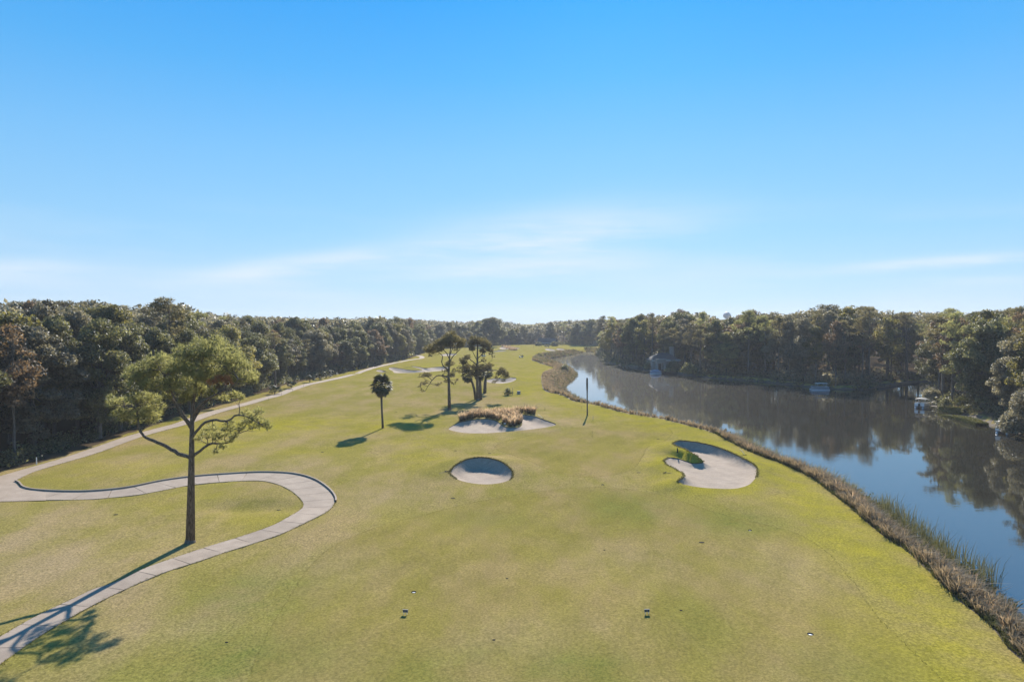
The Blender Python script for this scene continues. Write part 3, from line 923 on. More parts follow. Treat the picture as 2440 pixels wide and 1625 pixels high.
# ------------------------------------------------------------------ lagoon
_w = resample(lagoon, 6.0, True)
_c = _w.mean(0)
wx = np.linspace(lagoon[:, 0].min() - 6, lagoon[:, 0].max() + 6, 24)
wy = np.linspace(-60, lagoon[:, 1].max() + 6, 40)
gx, gy = np.meshgrid(wx, wy)
wv = np.stack([gx.ravel(), gy.ravel(), np.full(gx.size, WATER_Z)], 1)
wi = np.arange(gx.size).reshape(gx.shape)
wq = np.stack([wi[:-1, :-1].ravel(), wi[:-1, 1:].ravel(), wi[1:, 1:].ravel(), wi[1:, :-1].ravel()], 1)
wc = wv[wq].mean(1)[:, :2]
ok = in_poly(wc, lagoon) | (line_dist(wc, lagoon, True) < 16)
tag(link('lagoon_water', mesh_np('lagoon_water', wv, [wq[ok]], [M_WATER])), 'calm dark lagoon mirroring trees and sky', 'water', kind='structure')

# ------------------------------------------------------------------ cart paths
def ribbon(l, r, z0, nacross=3, skirt=0.14):
    n = len(l)
    cols = [l + (r - l) * t for t in np.linspace(0, 1, nacross)]
    V = []
    for c in cols:
        V.append(np.c_[c, height(c) + z0])
    V = [V[0] - [0, 0, skirt]] + V + [V[-1] - [0, 0, skirt]]
    k = len(V)
    V = np.concatenate(V)
    i = np.arange(n - 1)
    Q = np.concatenate([np.stack([c * n + i, (c + 1) * n + i, (c + 1) * n + i + 1, c * n + i + 1], 1) for c in range(k - 1)])
    return V, Q


V, Q = ribbon(main_l, main_r, 0.025, 4)
# the wide junction at the left edge, in the same sheet of concrete
JX = [(-170, 1150), (-60, 1140), (0, 1131.6), (51, 1116), (75, 1116), (60, 1131), (40, 1142), (36, 1147), (50, 1160), (90, 1170), (110, 1178), (110, 1196), (60, 1198), (0, 1199), (-170, 1209)]
jp = at_z([p[0] for p in JX], [p[1] for p in JX], 0.0)[:, :2]
jl, jh = jp.min(0), jp.max(0)
jg = np.stack(np.meshgrid(np.arange(jl[0], jh[0], 1.0), np.arange(jl[1], jh[1], 1.0)), -1).reshape(-1, 2)
jg = jg[in_poly(jg, jp) & (line_dist(jg, jp, True) > 0.3)]
jv, _, jf, _, _, _ = delaunay_2d_cdt([Vector(p) for p in np.vstack([jp, jg])], [(i, (i + 1) % len(jp)) for i in range(len(jp))], [], 1, 1e-4)
jv = np.array([(v[0], v[1]) for v in jv])
jf = np.array([f for f in jf if len(f) == 3], np.int32)
jf = jf[in_poly(jv[jf].mean(1), jp)]
a_, b_, c_ = jv[jf[:, 0]], jv[jf[:, 1]], jv[jf[:, 2]]
neg = ((b_ - a_)[:, 0] * (c_ - a_)[:, 1] - (b_ - a_)[:, 1] * (c_ - a_)[:, 0]) < 0
jf[neg] = jf[neg][:, ::-1]
jz = height(jv) + 0.034
jo = len(V)
V = np.vstack([V, np.c_[jv, jz]])
path_o = link('cart_path', mesh_np('cart_path', V, [Q, jf + jo], [M_CONC], smooth=False))
tag(path_o, 'pale concrete cart path along the left forest with a slabbed loop round the lone pine', 'path', kind='structure')
# loop of separate slabs
sl = np.linalg.norm(np.diff((rung_o + rung_i) / 2, axis=0), axis=1)
cum = np.r_[0, np.cumsum(sl)]
cuts = np.arange(0, cum[-1], 3.1)
nslab = 0
for a, b in zip(cuts[:-1], cuts[1:]):
    s = np.linspace(a + 0.03, b - 0.03, 7)
    o_ = np.stack([np.interp(s, cum, rung_o[:, k]) for k in (0, 1)], 1)
    i_ = np.stack([np.interp(s, cum, rung_i[:, k]) for k in (0, 1)], 1)
    V, Q = ribbon(o_, i_, 0.022 + rng.uniform(-0.004, 0.004), 4)
    n = 7
    k = len(V) // n
    ends = [[c * n, (c + 1) * n, 0, 0] for c in ()]
    V = np.vstack([V, V[0:k * n:n] - [0, 0, 0.1], V[n - 1:k * n:n] - [0, 0, 0.1]])
    e1 = [[c * n, k * n + c, k * n + c + 1, (c + 1) * n] for c in range(k - 1)]
    e2 = [[c * n + n - 1, (c + 1) * n + n - 1, k * n + k + c + 1, k * n + k + c] for c in range(k - 1)]
    link('slab', mesh_np('slab', V, [Q, np.array(e1), np.array(e2)], [M_CONC]), path_o)
    nslab += 1
# raised kerb on the outer side of the loop
_d = np.linalg.norm(p_out - at_z(34, 1146, 0)[:2], axis=1).argmin()
_e = np.linalg.norm(p_out - at_z(797, 1200, 0)[:2], axis=1).argmin()
kl = p_out[_d:_e:2]
kt = np.gradient(kl, axis=0)
kt /= np.linalg.norm(kt, axis=1)[:, None]
kn = np.stack([-kt[:, 1], kt[:, 0]], 1)
V, Q = ribbon(kl + kn * 0.20, kl + kn * 0.02, 0.20, 2, 0.35)
tag(link('kerb', mesh_np('kerb', V, [Q], [M_CONC])), 'raised concrete kerb round the outer side of the path loop', 'kerb', kind='structure')
#@@VEG
# ------------------------------------------------------------------ foliage builders
def unit(n):
    v = rng.normal(size=(n, 3))
    return v / (np.linalg.norm(v, axis=1)[:, None] + 1e-9)


def cards(P, N, L, W, tint, fold=0.0):
    """pointed leaf cards: centres P, facing N, half length L, half width W"""
    n = len(P)
    N = N / (np.linalg.norm(N, axis=1)[:, None] + 1e-9)
    r = unit(n)
    u = np.cross(N, r)
    u /= np.linalg.norm(u, axis=1)[:, None] + 1e-9
    v = np.cross(N, u)
    L = np.broadcast_to(L, (n,))[:, None]
    W = np.broadcast_to(W, (n,))[:, None]
    V = np.stack([P - u * L, P + v * W - N * W * fold, P + u * L, P - v * W - N * W * fold], 1).reshape(-1, 3)
    F = np.arange(n * 4).reshape(n, 4)
    return V, F, tint


def slivers(P, D, L, W, tint):
    """narrow needle triangles from P along D"""
    n = len(P)
    D = D / (np.linalg.norm(D, axis=1)[:, None] + 1e-9)
    s = np.cross(D, unit(n))
    s /= np.linalg.norm(s, axis=1)[:, None] + 1e-9
    L = np.broadcast_to(L, (n,))[:, None]
    W = np.broadcast_to(W, (n,))[:, None]
    V = np.stack([P - s * W, P + s * W, P + D * L], 1).reshape(-1, 3)
    return V, np.arange(n * 3).reshape(n, 3), tint


def blob_leaves(C, Rr, per, size, zflat=0.85, droop=0.0):
    """leaf cards over clumps: centres C, radii Rr"""
    Vs, Fs, Ts, n0 = [], [], [], 0
    for c, r in zip(C, Rr):
        n = max(6, int(per * r * r))
        d = unit(n)
        d[:, 2] = np.where(d[:, 2] < -0.25, d[:, 2] * 0.5, d[:, 2])
        rad = r * (0.55 + 0.5 * rng.random(n) ** 0.6)
        P = c + d * rad[:, None] * np.array([1, 1, zflat])
        N = d * 0.7 + unit(n) * 0.8 + np.array([0, 0, 0.25])
        s = size * (0.6 + 0.8 * rng.random(n))
        ct = rng.uniform(0.15, 0.75)
        V, F, T = cards(P, N, s, s * 0.55, np.clip(ct + rng.normal(0, 0.18, n), 0, 1), 0.3)
        Vs.append(V)
        Fs.append(F + n0)
        Ts.append(T)
        n0 += len(V)
    return np.concatenate(Vs), np.concatenate(Fs), np.concatenate(Ts)


def blob_needles(C, Rr, per, size, k=7, zflat=0.75, width=0.035, base=None):
    """needle tufts over clumps"""
    Vs, Fs, Ts, n0 = [], [], [], 0
    for q, (c, r) in enumerate(zip(C, Rr)):
        n = max(5, int(per * r * r + (12 if per > 60 else 0)))
        d = unit(n)
        d[:, 2] = np.where(d[:, 2] < -0.3, d[:, 2] * 0.5, d[:, 2])
        rad = r * (0.35 + 0.62 * rng.random(n) ** 0.7)
        P = c + d * rad[:, None] * np.array([1, 1, zflat])
        axis = d * 0.8 + np.array([0, 0, 0.55]) + unit(n) * 0.35
        Pk = np.repeat(P, k, 0)
        D = np.repeat(axis, k, 0) + unit(n * k) * 0.95
        ct = rng.uniform(0.2, 0.7) if base is None else base[q]
        t = np.repeat(np.clip(ct + rng.normal(0, 0.2, n), 0, 1), k)
        V, F, T = slivers(Pk, D, size * (0.7 + 0.6 * rng.random(n * k)), width, t)
        Vs.append(V)
        Fs.append(F + n0)
        Ts.append(T)
        n0 += len(V)
    return np.concatenate(Vs), np.concatenate(Fs), np.concatenate(Ts)


def limb(mb, a, b, r0, r1, sag=0.0, wob=0.15, n=6, seg=6):
    a, b = np.asarray(a, float), np.asarray(b, float)
    t = np.linspace(0, 1, n)[:, None]
    P = a + (b - a) * t
    ln = np.linalg.norm(b - a)
    P[:, 2] += (np.sin(t[:, 0] * math.pi) * sag * ln)
    P[1:-1] += rng.normal(0, wob * ln / n, (n - 2, 3))
    mb.tube(P, np.linspace(r0, r1, n), seg, cap=False)
    return P


# ------------------------------------------------------------------ tree prototypes (mesh data only)
def oak_proto(name, H, rad, zlow, nb, per, size, seed, slender=1.0):
    global rng
    keep, rng = rng, np.random.default_rng(seed)
    zc, rz = (H + zlow) / 2, (H - zlow) / 2
    Cs, Rs = [], []
    for i in range(nb):
        d = unit(1)[0]
        k = rng.uniform(0.55, 0.98)
        env = (1.0 - 0.28 * max(0, d[2]) ** 2) * (1.0 + 0.18 * math.sin(3 * math.atan2(d[1], d[0]) + seed))
        c = np.array([d[0] * rad * k * env, d[1] * rad * k * env, zc + d[2] * rz * (0.86 if d[2] > 0 else 0.95) * k])
        Cs.append(c)
        Rs.append(rng.uniform(0.9, 1.75) * (rad / 5.2) ** 0.6)
    # top bumps so that the outline is uneven
    for i in range(7):
        a = rng.uniform(0, 6.28)
        q = rng.uniform(0, 0.62) * rad
        Cs.append(np.array([math.cos(a) * q, math.sin(a) * q, H - 1.0 - 0.09 * q ** 2 + rng.uniform(-0.9, 0.5)]))
        Rs.append(rng.uniform(0.9, 1.5))
    V, F, T = blob_leaves(Cs, Rs, per, size)
    crown = mesh_np(name + '_crown', V, [F], [M_LDARK], tint=T)
    mb = MB()
    fz = zlow + 0.18 * (H - zlow)
    mb.tube([[0, 0, -0.4], [0.05, 0, 0.5], [0.1, 0.05, fz * 0.6], [0, 0, fz], [0.1, -0.1, zc]], [0.5 * slender, 0.36 * slender, 0.3 * slender, 0.26 * slender, 0.16 * slender], 8)
    for c in Cs[::3]:
        limb(mb, [0, 0, rng.uniform(fz * 0.8, zc)], c, 0.14 * slender, 0.03, 0.05, n=5, seg=5)
    trunk = mb.mesh(name + '_trunk', M_OBARK, True)
    rng = keep
    return trunk, crown, H


def pine_proto(name, H, seed, nb=30, frac=0.5, spread=3.6, per=26, size=0.55, k=4, width=0.07, mat=None):
    global rng
    keep, rng = rng, np.random.default_rng(seed)
    mb = MB()
    lean = rng.normal(0, 0.5, 2)
    zs = np.linspace(-0.4, H * 0.94, 7)
    tr = np.stack([lean[0] * (zs / H) ** 2 + rng.normal(0, 0.06, 7), lean[1] * (zs / H) ** 2 + rng.normal(0, 0.06, 7), zs], 1)
    mb.tube(tr, np.linspace(0.34, 0.09, 7), 8)
    Cs, Rs = [], []
    for i in range(nb):
        t = rng.random() ** 0.8
        z = H * (frac + (0.97 - frac) * t)
        env = spread * math.sin(math.pi * (0.22 + 0.70 * t)) ** 0.8
        a = rng.uniform(0, 6.28)
        q = env * rng.uniform(0.3, 1.0)
        x0 = np.array([np.interp(z, zs, tr[:, 0]), np.interp(z, zs, tr[:, 1])])
        c = np.array([x0[0] + q * math.cos(a), x0[1] + q * math.sin(a), z + rng.uniform(-0.3, 0.4)])
        Cs.append(c)
        Rs.append(rng.uniform(0.8, 1.45))
        limb(mb, [x0[0], x0[1], z - 0.35 * q - 0.3], c, 0.075, 0.025, -0.03, n=4, seg=4)
    # dead stubs below the crown
    for i in range(5):
        z = H * rng.uniform(0.3, frac)
        a = rng.uniform(0, 6.28)
        limb(mb, [np.interp(z, zs, tr[:, 0]), np.interp(z, zs, tr[:, 1]), z], [1.2 * math.cos(a), 1.2 * math.sin(a), z + 0.3], 0.04, 0.015, n=3, seg=4)
    V, F, T = blob_needles(Cs, Rs, per, size, k, 0.6, width)
    crown = mesh_np(name + '_crown', V, [F], [mat or M_PINEDARK], tint=T)
    trunk = mb.mesh(name + '_trunk', M_PBARK, True)
    rng = keep
    return trunk, crown, H


OAKS = [oak_proto('oak', 18, 5.4, 1.2, 95, 150, 0.205, 11), oak_proto('oak', 18, 5.9, 0.8, 105, 150, 0.21, 12), oak_proto('oak', 18, 4.8, 1.6, 85, 150, 0.2, 13), oak_proto('oak', 18, 5.2, 1.0, 95, 150, 0.22, 14)]
HARD = [oak_proto('hardwood', 20, 4.2, 5.5, 60, 60, 0.27, 21, 0.7), oak_proto('hardwood', 20, 4.6, 4.5, 62, 55, 0.27, 22, 0.7), oak_proto('hardwood', 20, 3.8, 6.5, 52, 55, 0.27, 23, 0.7)]
PINES = [pine_proto('pine', 22, 31), pine_proto('pine', 22, 32, 26, 0.58, 3.2), pine_proto('pine', 22, 33, 34, 0.45, 4.0), pine_proto('pine', 22, 34, 22, 0.66, 3.8), pine_proto('pine', 22, 35, 30, 0.52, 3.4)]

# ------------------------------------------------------------------ forest trees, one thing each
SKY_PX = np.array([(-300, 700), (0, 704), (40, 690), (110, 688), (170, 692), (230, 690), (300, 704), (325, 720), (345, 704), (362, 718), (370, 690), (420, 690), (432, 716), (500, 717), (560, 727), (640, 725), (700, 730), (800, 729), (900, 726), (960, 732),
                   (1040, 737), (1100, 736), (1130, 729), (1170, 740), (1215, 746), (1250, 740), (1330, 733), (1380, 726), (1440, 729), (1480, 724), (1520, 726), (1560, 714), (1620, 718), (1660, 733), (1720, 722), (1780, 716), (1830, 722),
                   (1890, 701), (1930, 706), (1960, 700), (2010, 704), (2030, 722), (2060, 713), (2130, 712), (2200, 718), (2260, 713), (2320, 708), (2354, 708), (2800, 690)], float) * 1.0365
FOREST_TREES = []


def forest_row(line, off, step, side, zone, hmin, hmax, dip, zmax=760, zmin=-1e9, jit=0.28, kinds=None, row=0):
    L = resample(line, step)
    t = np.gradient(L, axis=0)
    t /= np.linalg.norm(t, axis=1)[:, None] + 1e-9
    n = np.stack([-t[:, 1], t[:, 0]], 1) * side
    for p, q in zip(L, n):
        x, y = p + q * (off + rng.uniform(-0.25, 0.25) * step) + rng.normal(0, jit * step, 2)
        if y > zmax or y < zmin:
            continue
        FOREST_TREES.append(dict(x=x, y=y, zone=zone, row=row, dip=dip, hmin=hmin, hmax=hmax, kinds=kinds))


left_near = l_edge[:20]
left_near = np.vstack([[[-64, 40], [-67, 62]], left_near])
LK = [('oak', .80), ('pine', .06), ('hard', .14)]
RK = [('oak', .26), ('pine', .40), ('hard', .34)]
RK0 = [('oak', .14), ('pine', .52), ('hard', .34)]
forest_row(l_edge[:24], 4.5, 7.0, 1, 'L', 12, 22, (26, 62), 330, row=0, kinds=LK)
forest_row(l_edge[:24], 12.5, 8.0, 1, 'L', 15, 25, (10, 34), 330, row=1, kinds=LK)
forest_row(l_edge[:24], 21.5, 9.0, 1, 'L', 16, 29, (0, 24), 320, row=2, kinds=[('oak', .6), ('pine', .15), ('hard', .25)])
forest_row(l_edge[:22], 33, 11.0, 1, 'L', 16, 31, (-3, 14), 300, row=3, kinds=[('oak', .45), ('pine', .35), ('hard', .2)])
forest_row(l_edge[16:], 5, 7.0, 1, 'L', 12, 24, (10, 34), 760, 330, row=0, kinds=LK)
forest_row(l_edge[16:], 14, 9.0, 1, 'L', 14, 27, (0, 14), 760, 320, row=1, kinds=LK)
forest_row(R_LINE[:-3], 4.5, 6.5, 1, 'R', 14, 28, (4, 50), 760, row=0, kinds=RK0)
forest_row(R_LINE[:-3], 12, 7.0, 1, 'R', 15, 30, (3, 34), 760, row=1, kinds=RK)
forest_row(R_LINE[:-3], 20, 7.5, 1, 'R', 16, 31, (-2, 24), 520, row=2, kinds=RK)
forest_row(R_LINE[:-3], 29, 9.0, 1, 'R', 18, 33, (-5, 12), 420, 110, row=3, kinds=[('oak', .2), ('pine', .55), ('hard', .25)])

CLEAR = []          # (x, y, r) spots kept free of trees (houses, lawns, boats)


def clear_px(px, py, r, z=0.0):
    c = at_z(px, py, z)
    CLEAR.append((c[0], c[1], r))


clear_px(1572, 880, 9)
clear_px(1560, 884, 6)
clear_px(1310, 822, 14)
clear_px(2290, 985, 9)
clear_px(2255, 968, 6)
clear_px(2330, 1000, 7)
clear_px(1860, 908, 5)
clear_px(2110, 907, 6)
clear_px(2170, 903, 8)
clear_px(2390, 1014, 5)


def band(v, cuts, words):
    return words[int(np.searchsorted(cuts, v))]


ZONE_L = [(100, 'at the left rim'), (230, 'left of the lone pine'), (420, 'behind the lone pine'), (610, 'behind the pine crown'), (760, 'just right of the lone pine'),
          (880, 'behind the single palm'), (1000, 'left of the pair of pines'), (1140, 'behind the pair of pines'), (1260, 'at the far end of the fairway'), (9999, 'past the far golfers')]
ZONE_R = [(1430, 'at the lagoon narrows'), (1540, 'left of the boathouse'), (1680, 'by the boathouse'), (1800, 'right of the boathouse'), (1900, 'over the sunlit far lawn'), (2010, 'behind the middle boat'),
          (2120, 'on the bare cove bank'), (2230, 'at the back of the cove'), (2340, 'over the clipped hedge point'), (9999, 'at the right rim')]
ROWN = {0: 'at the wood edge', 1: 'in second rank', 2: 'deep in', 3: 'on the skyline'}
COLS = {'oak': [('dark green', M_LDARK, .62), ('grey-green', M_LGREY, .28), ('olive', M_LOLIVE, .10)], 'pine': [('dark', M_PINEDARK, .7), ('light green', M_PINE, .3)],
        'hard': [('russet', M_LRUST, .42), ('olive', M_LOLIVE, .28), ('grey-green', M_LGREY, .30)]}
SHAPES = {'oak': ['round-topped oak', 'broad oak', 'narrow oak', 'domed oak'], 'hard': ['thin hardwood', 'open-crowned hardwood', 'slim hardwood'],
          'pine': ['pine', 'high-crowned pine', 'full-crowned pine', 'flat-topped pine', 'straggly pine']}
NAMEK = {'oak': 'oak_tree', 'hard': 'hardwood_tree', 'pine': 'pine_tree'}
placed = []
final = []
for tr in FOREST_TREES:
    x, y = tr['x'], tr['y']
    P1 = np.array([[x, y]])
    if in_poly(P1, lagoon)[0] or line_dist(P1, lagoon, True)[0] < 2.6 or in_poly(P1, main_poly)[0] or line_dist(P1, main_c)[0] < 4.2:
        continue
    if not (in_poly(P1, l_poly)[0] or in_poly(P1, r_poly)[0]):
        continue
    if any((x - cx) ** 2 + (y - cy) ** 2 < r * r for cx, cy, r in CLEAR):
        continue
    mind = 4.4 if y < 330 else 5.2
    if any((x - a) ** 2 + (y - b) ** 2 < mind * mind for a, b in placed):
        continue
    px, py = project(x, y, 0.0) if y > 5 else (9999, 0)
    if y > 5 and not (-140 < px < 2560) and y > 130:
        continue
    placed.append((x, y))
    ks = tr['kinds']
    u = rng.random()
    kind = ks[-1][0]
    for k, w in ks:
        if u < w:
            kind = k
            break
        u -= w
    if y > 5:
        target = np.interp(px, SKY_PX[:, 0], SKY_PX[:, 1]) + rng.uniform(*tr['dip'])
        H = CAM_H + (HOR - target) * y / FPX
    else:
        H = 22
    H = float(np.clip(H, tr['hmin'], tr['hmax']) * rng.uniform(0.97, 1.03))
    if kind == 'pine' and tr['row'] == 0:
        H = min(H * 1.12, 27)
    protos = {'oak': OAKS, 'hard': HARD, 'pine': PINES}[kind]
    pi = int(rng.integers(len(protos)))
    u = rng.random()
    for cname, cmat, w in COLS[kind]:
        if u < w:
            break
        u -= w
    wide = rng.uniform(0.86, 1.18) * (0.55 + 0.45 * H / protos[pi][2])
    final.append(dict(x=x, y=y, H=H, kind=kind, pi=pi, cname=cname, cmat=cmat, wide=wide, zone=tr['zone'], row=tr['row'], px=px))


def place_proto(name, proto, cmat, x, y, z, H, wide, rot, sink=0.15):
    root = empty(name, (x, y, z - sink), rot)
    sz = H / proto[2]
    for part, me in (('trunk', proto[0]), ('crown', proto[1])):
        o = link(part, me, root)
        o.scale = (wide, wide, sz)
        if part == 'crown':
            o.material_slots[0].link = 'OBJECT'
            o.material_slots[0].material = cmat
    return root


for px_, top, y, pi, kind, wide in [(395, 686, 150, 4, 'pine', 1.5), (30, 689, 190, 3, 'pine', 1.5), (85, 687, 205, 0, 'pine', 1.45), (150, 690, 215, 3, 'pine', 1.6), (205, 690, 220, 0, 'pine', 1.6), (262, 700, 215, 3, 'pine', 1.5), (330, 704, 215, 1, 'pine', 0.9),
                                (1905, 698, 258, 3, 'pine', 1.6), (1995, 701, 250, 3, 'pine', 1.5), (1780, 715, 275, 2, 'pine', 1.4), (1830, 718, 285, 3, 'pine', 1.0), (2085, 711, 246, 3, 'pine', 1.6), (2155, 711, 240, 3, 'pine', 1.5),
                                (1575, 713, 330, 1, 'oak', 1.7), (1475, 724, 350, 0, 'oak', 1.3), (2170, 722, 180, 1, 'pine', 1.45), (1130, 728, 560, 1, 'oak', 1.9), (1710, 722, 300, 3, 'pine', 1.2), (2250, 715, 200, 0, 'pine', 1.3)]:
    sx = px_ * 1.0365
    x_ = (sx - 1220) / FPX * y
    H_ = CAM_H + (HOR - top * 1.0365) * y / FPX
    cn = 'dark' if kind == 'pine' else 'dark green'
    final.append(dict(x=x_, y=y, H=H_, kind=kind, pi=pi, cname=cn, cmat=M_PINEDARK if kind == 'pine' else M_LDARK, wide=wide, zone='L' if px_ < 1200 else 'R', row=3, px=sx))
for bx, by, H_, kind, pi, cn, cmat, wide in [(2425, 1000, 17, 'oak', 0, 'grey-green', M_LGREY, 0.95), (2470, 1012, 20, 'oak', 2, 'olive', M_LOLIVE, 1.0), (2375, 975, 12, 'oak', 3, 'grey-green', M_LGREY, 0.8), (2400, 950, 22, 'pine', 2, 'light green', M_PINE, 1.2),
                                             (2450, 960, 24, 'pine', 4, 'dark', M_PINEDARK, 1.3), (2330, 952, 15, 'hard', 1, 'olive', M_LOLIVE, 0.9), (2500, 1040, 15, 'oak', 1, 'grey-green', M_LGREY, 0.85), (2425, 925, 24, 'pine', 0, 'dark', M_PINEDARK, 1.3)]:
    q_ = at_z(bx, by, -0.2)
    final.append(dict(x=q_[0], y=q_[1], H=H_, kind=kind, pi=pi, cname=cn, cmat=cmat, wide=wide, zone='R', row=0, px=bx))
zz = height(np.array([[t['x'], t['y']] for t in final]))
labels = {}
for t, z in zip(final, zz):
    zn = next(w for lim, w in (ZONE_L if t['zone'] == 'L' else ZONE_R) if t['px'] < lim)
    size = band(t['H'], [14.5, 18.5, 22.5], ['low', 'mid-height', 'tall', 'very tall'])
    t['z'] = z
    t['label'] = f"{size} {t['cname']} {SHAPES[t['kind']][t['pi']]} {ROWN[t['row']]} {zn}"
    labels.setdefault(t['label'], []).append(t)
for lb, ts in labels.items():
    if len(ts) == 2:
        ts.sort(key=lambda t: t['px'])
        ts[0]['label'], ts[1]['label'] = 'left-hand ' + lb, 'right-hand ' + lb
    elif len(ts) > 2:
        ts.sort(key=lambda t: t['px'])
        n = len(ts)
        for i, t in enumerate(ts):
            w = 'leftmost' if i == 0 else 'rightmost' if i == n - 1 else ['second', 'third', 'fourth', 'fifth', 'sixth', 'seventh', 'eighth', 'ninth', 'tenth'][i - 1]
            t['label'] = f"{w} {lb}"
for t in final:
    protos = {'oak': OAKS, 'hard': HARD, 'pine': PINES}[t['kind']]
    o = place_proto(NAMEK[t['kind']], protos[t['pi']], t['cmat'], t['x'], t['y'], t['z'], t['H'], t['wide'], rng.uniform(0, 6.28))
    tag(o, t['label'], 'tree', 'trees of the left wood' if t['zone'] == 'L' else 'trees across the lagoon')


# far wood beyond, one mass
def far_wood():
    Vs, Fs, Ts, n0, pts = [], [], [], 0, []
    cand = []
    for step, dlo, dhi in ((8.5, 24, 70), (11.0, 70, 190), (24.0, 190, 900)):
        gx, gy = np.meshgrid(np.arange(-900, 1100, step), np.arange(60, 1500, step))
        g = np.stack([gx.ravel(), gy.ravel()], 1) + rng.uniform(-0.4, 0.4, (gx.size, 2)) * step
        g = g[np.abs(g[:, 0]) < 0.8 * g[:, 1] + 30]
        g = g[in_poly(g, l_poly) | in_poly(g, r_poly)]
        d = np.minimum(line_dist(g, l_edge), line_dist(g, R_LINE))
        lim = np.where(g[:, 1] < 330, 40, 24)
        cand.append(g[(d > np.maximum(dlo, lim)) & (d <= dhi)])
    cand = np.vstack(cand)
    for x, y in cand:
        px, _ = project(x, y, 0)
        H = CAM_H + (HOR - np.interp(px, SKY_PX[:, 0], SKY_PX[:, 1]) - rng.uniform(0, 15)) * y / FPX
        H = np.clip(H, 14, 28 if y < 500 else 23)
        r = rng.uniform(3.6, 5.6)
        far = y > 380
        nb = 7 if far else 11
        c = np.stack([x + rng.normal(0, r * 0.5, nb), y + rng.normal(0, r * 0.5, nb), H - 1.3 - np.abs(rng.normal(0, H * 0.22, nb))], 1)
        V, F, T = blob_leaves(c, rng.uniform(1.5, 2.4, nb), 5 if far else 8, 0.9 if far else 0.7)
        Vs.append(V); Fs.append(F + n0); Ts.append(T); n0 += len(V)
    me = mesh_np('distant_woodland', np.concatenate(Vs), [np.concatenate(Fs)], [M_LGREY], tint=np.concatenate(Ts))
    tag(link('distant_woodland', me), 'far canopy of woodland reaching to the horizon', 'woodland', kind='stuff')


far_wood()

# undergrowth along the wood edges
def undergrowth(name, line, side, offs, dens, mat, label, ymax, r=(0.7, 1.7), size=0.24, zmul=1.0, per=34):
    L = resample(line, 1.0 / dens)
    t = np.gradient(L, axis=0)
    t /= np.linalg.norm(t, axis=1)[:, None] + 1e-9
    n = np.stack([-t[:, 1], t[:, 0]], 1) * side
    P, Rr = [], []
    for p, q in zip(L, n):
        if p[1] > ymax:
            continue
        for k in range(offs[2]):
            c = p + q * rng.uniform(offs[0], offs[1]) + rng.normal(0, 0.5, 2)
            P.append(c); Rr.append(rng.uniform(*r))
    P, Rr = np.array(P), np.array(Rr)
    ok = ~in_poly(P, lagoon) & ~in_poly(P, main_poly) & (line_dist(P, main_c) > 2.3) & (line_dist(P, lagoon, True) > 0.9)
    for cx, cy, cr in CLEAR:
        ok &= ((P[:, 0] - cx) ** 2 + (P[:, 1] - cy) ** 2) > (cr * 0.8) ** 2
    P, Rr = P[ok], Rr[ok]
    z = height(P)
    C3 = np.c_[P, z + Rr * 0.5 * zmul]
    V, F, T = blob_leaves(C3, Rr, per, size, 1.0)
    tag(link(name, mesh_np(name, V, [F], [mat], tint=T)), label, 'undergrowth', kind='stuff')


undergrowth('undergrowth', l_edge[:22], 1, (2.5, 9, 3), 0.6, M_LDARK, 'dark undergrowth along the foot of the left wood', 340)
undergrowth('undergrowth', l_edge[14:], 1, (3, 9, 2), 0.35, M_LDARK, 'dark undergrowth under the far wood edge', 760, (1.0, 2.4), 0.4, per=14)
undergrowth('undergrowth', l_edge[14:], 1, (8, 30, 3), 0.3, M_LGREY, 'dim brush deeper in the far wood', 760, (1.8, 3.6), 0.55, per=7)
undergrowth('undergrowth', R_LINE[:-3], 1, (7, 34, 4), 0.35, M_LGREY, 'dim brush among the trunks across the lagoon', 760, (1.2, 2.8), 0.42, per=10)
undergrowth('undergrowth', R_LINE[:-3], 1, (1.0, 6, 3), 0.45, M_LDARK, 'dark shrubs and undergrowth along the far lagoon bank', 760, (0.6, 1.8), 0.28, per=26)
#@@HERO
# ------------------------------------------------------------------ the lone pine beside the path
def planar(base, x0, y0, s):
    """crop pixels -> offsets (x, z) in the upright plane through the tree's foot"""
    bp = np.array(project(base[0], base[1], base[2]))
    depth = base[1] * FWD[1] + (base[2] - CAM_H) * FWD[2]
    k = depth / FPX

    def f(a, b, dy=0.0):
        px, py = x0 + a / s, y0 + b / s
        m = (depth + dy) / depth
        return np.array([(px - bp[0]) * k + (m - 1) * base[0] * 0, dy, -(py - bp[1]) * k])
    return f, k / s


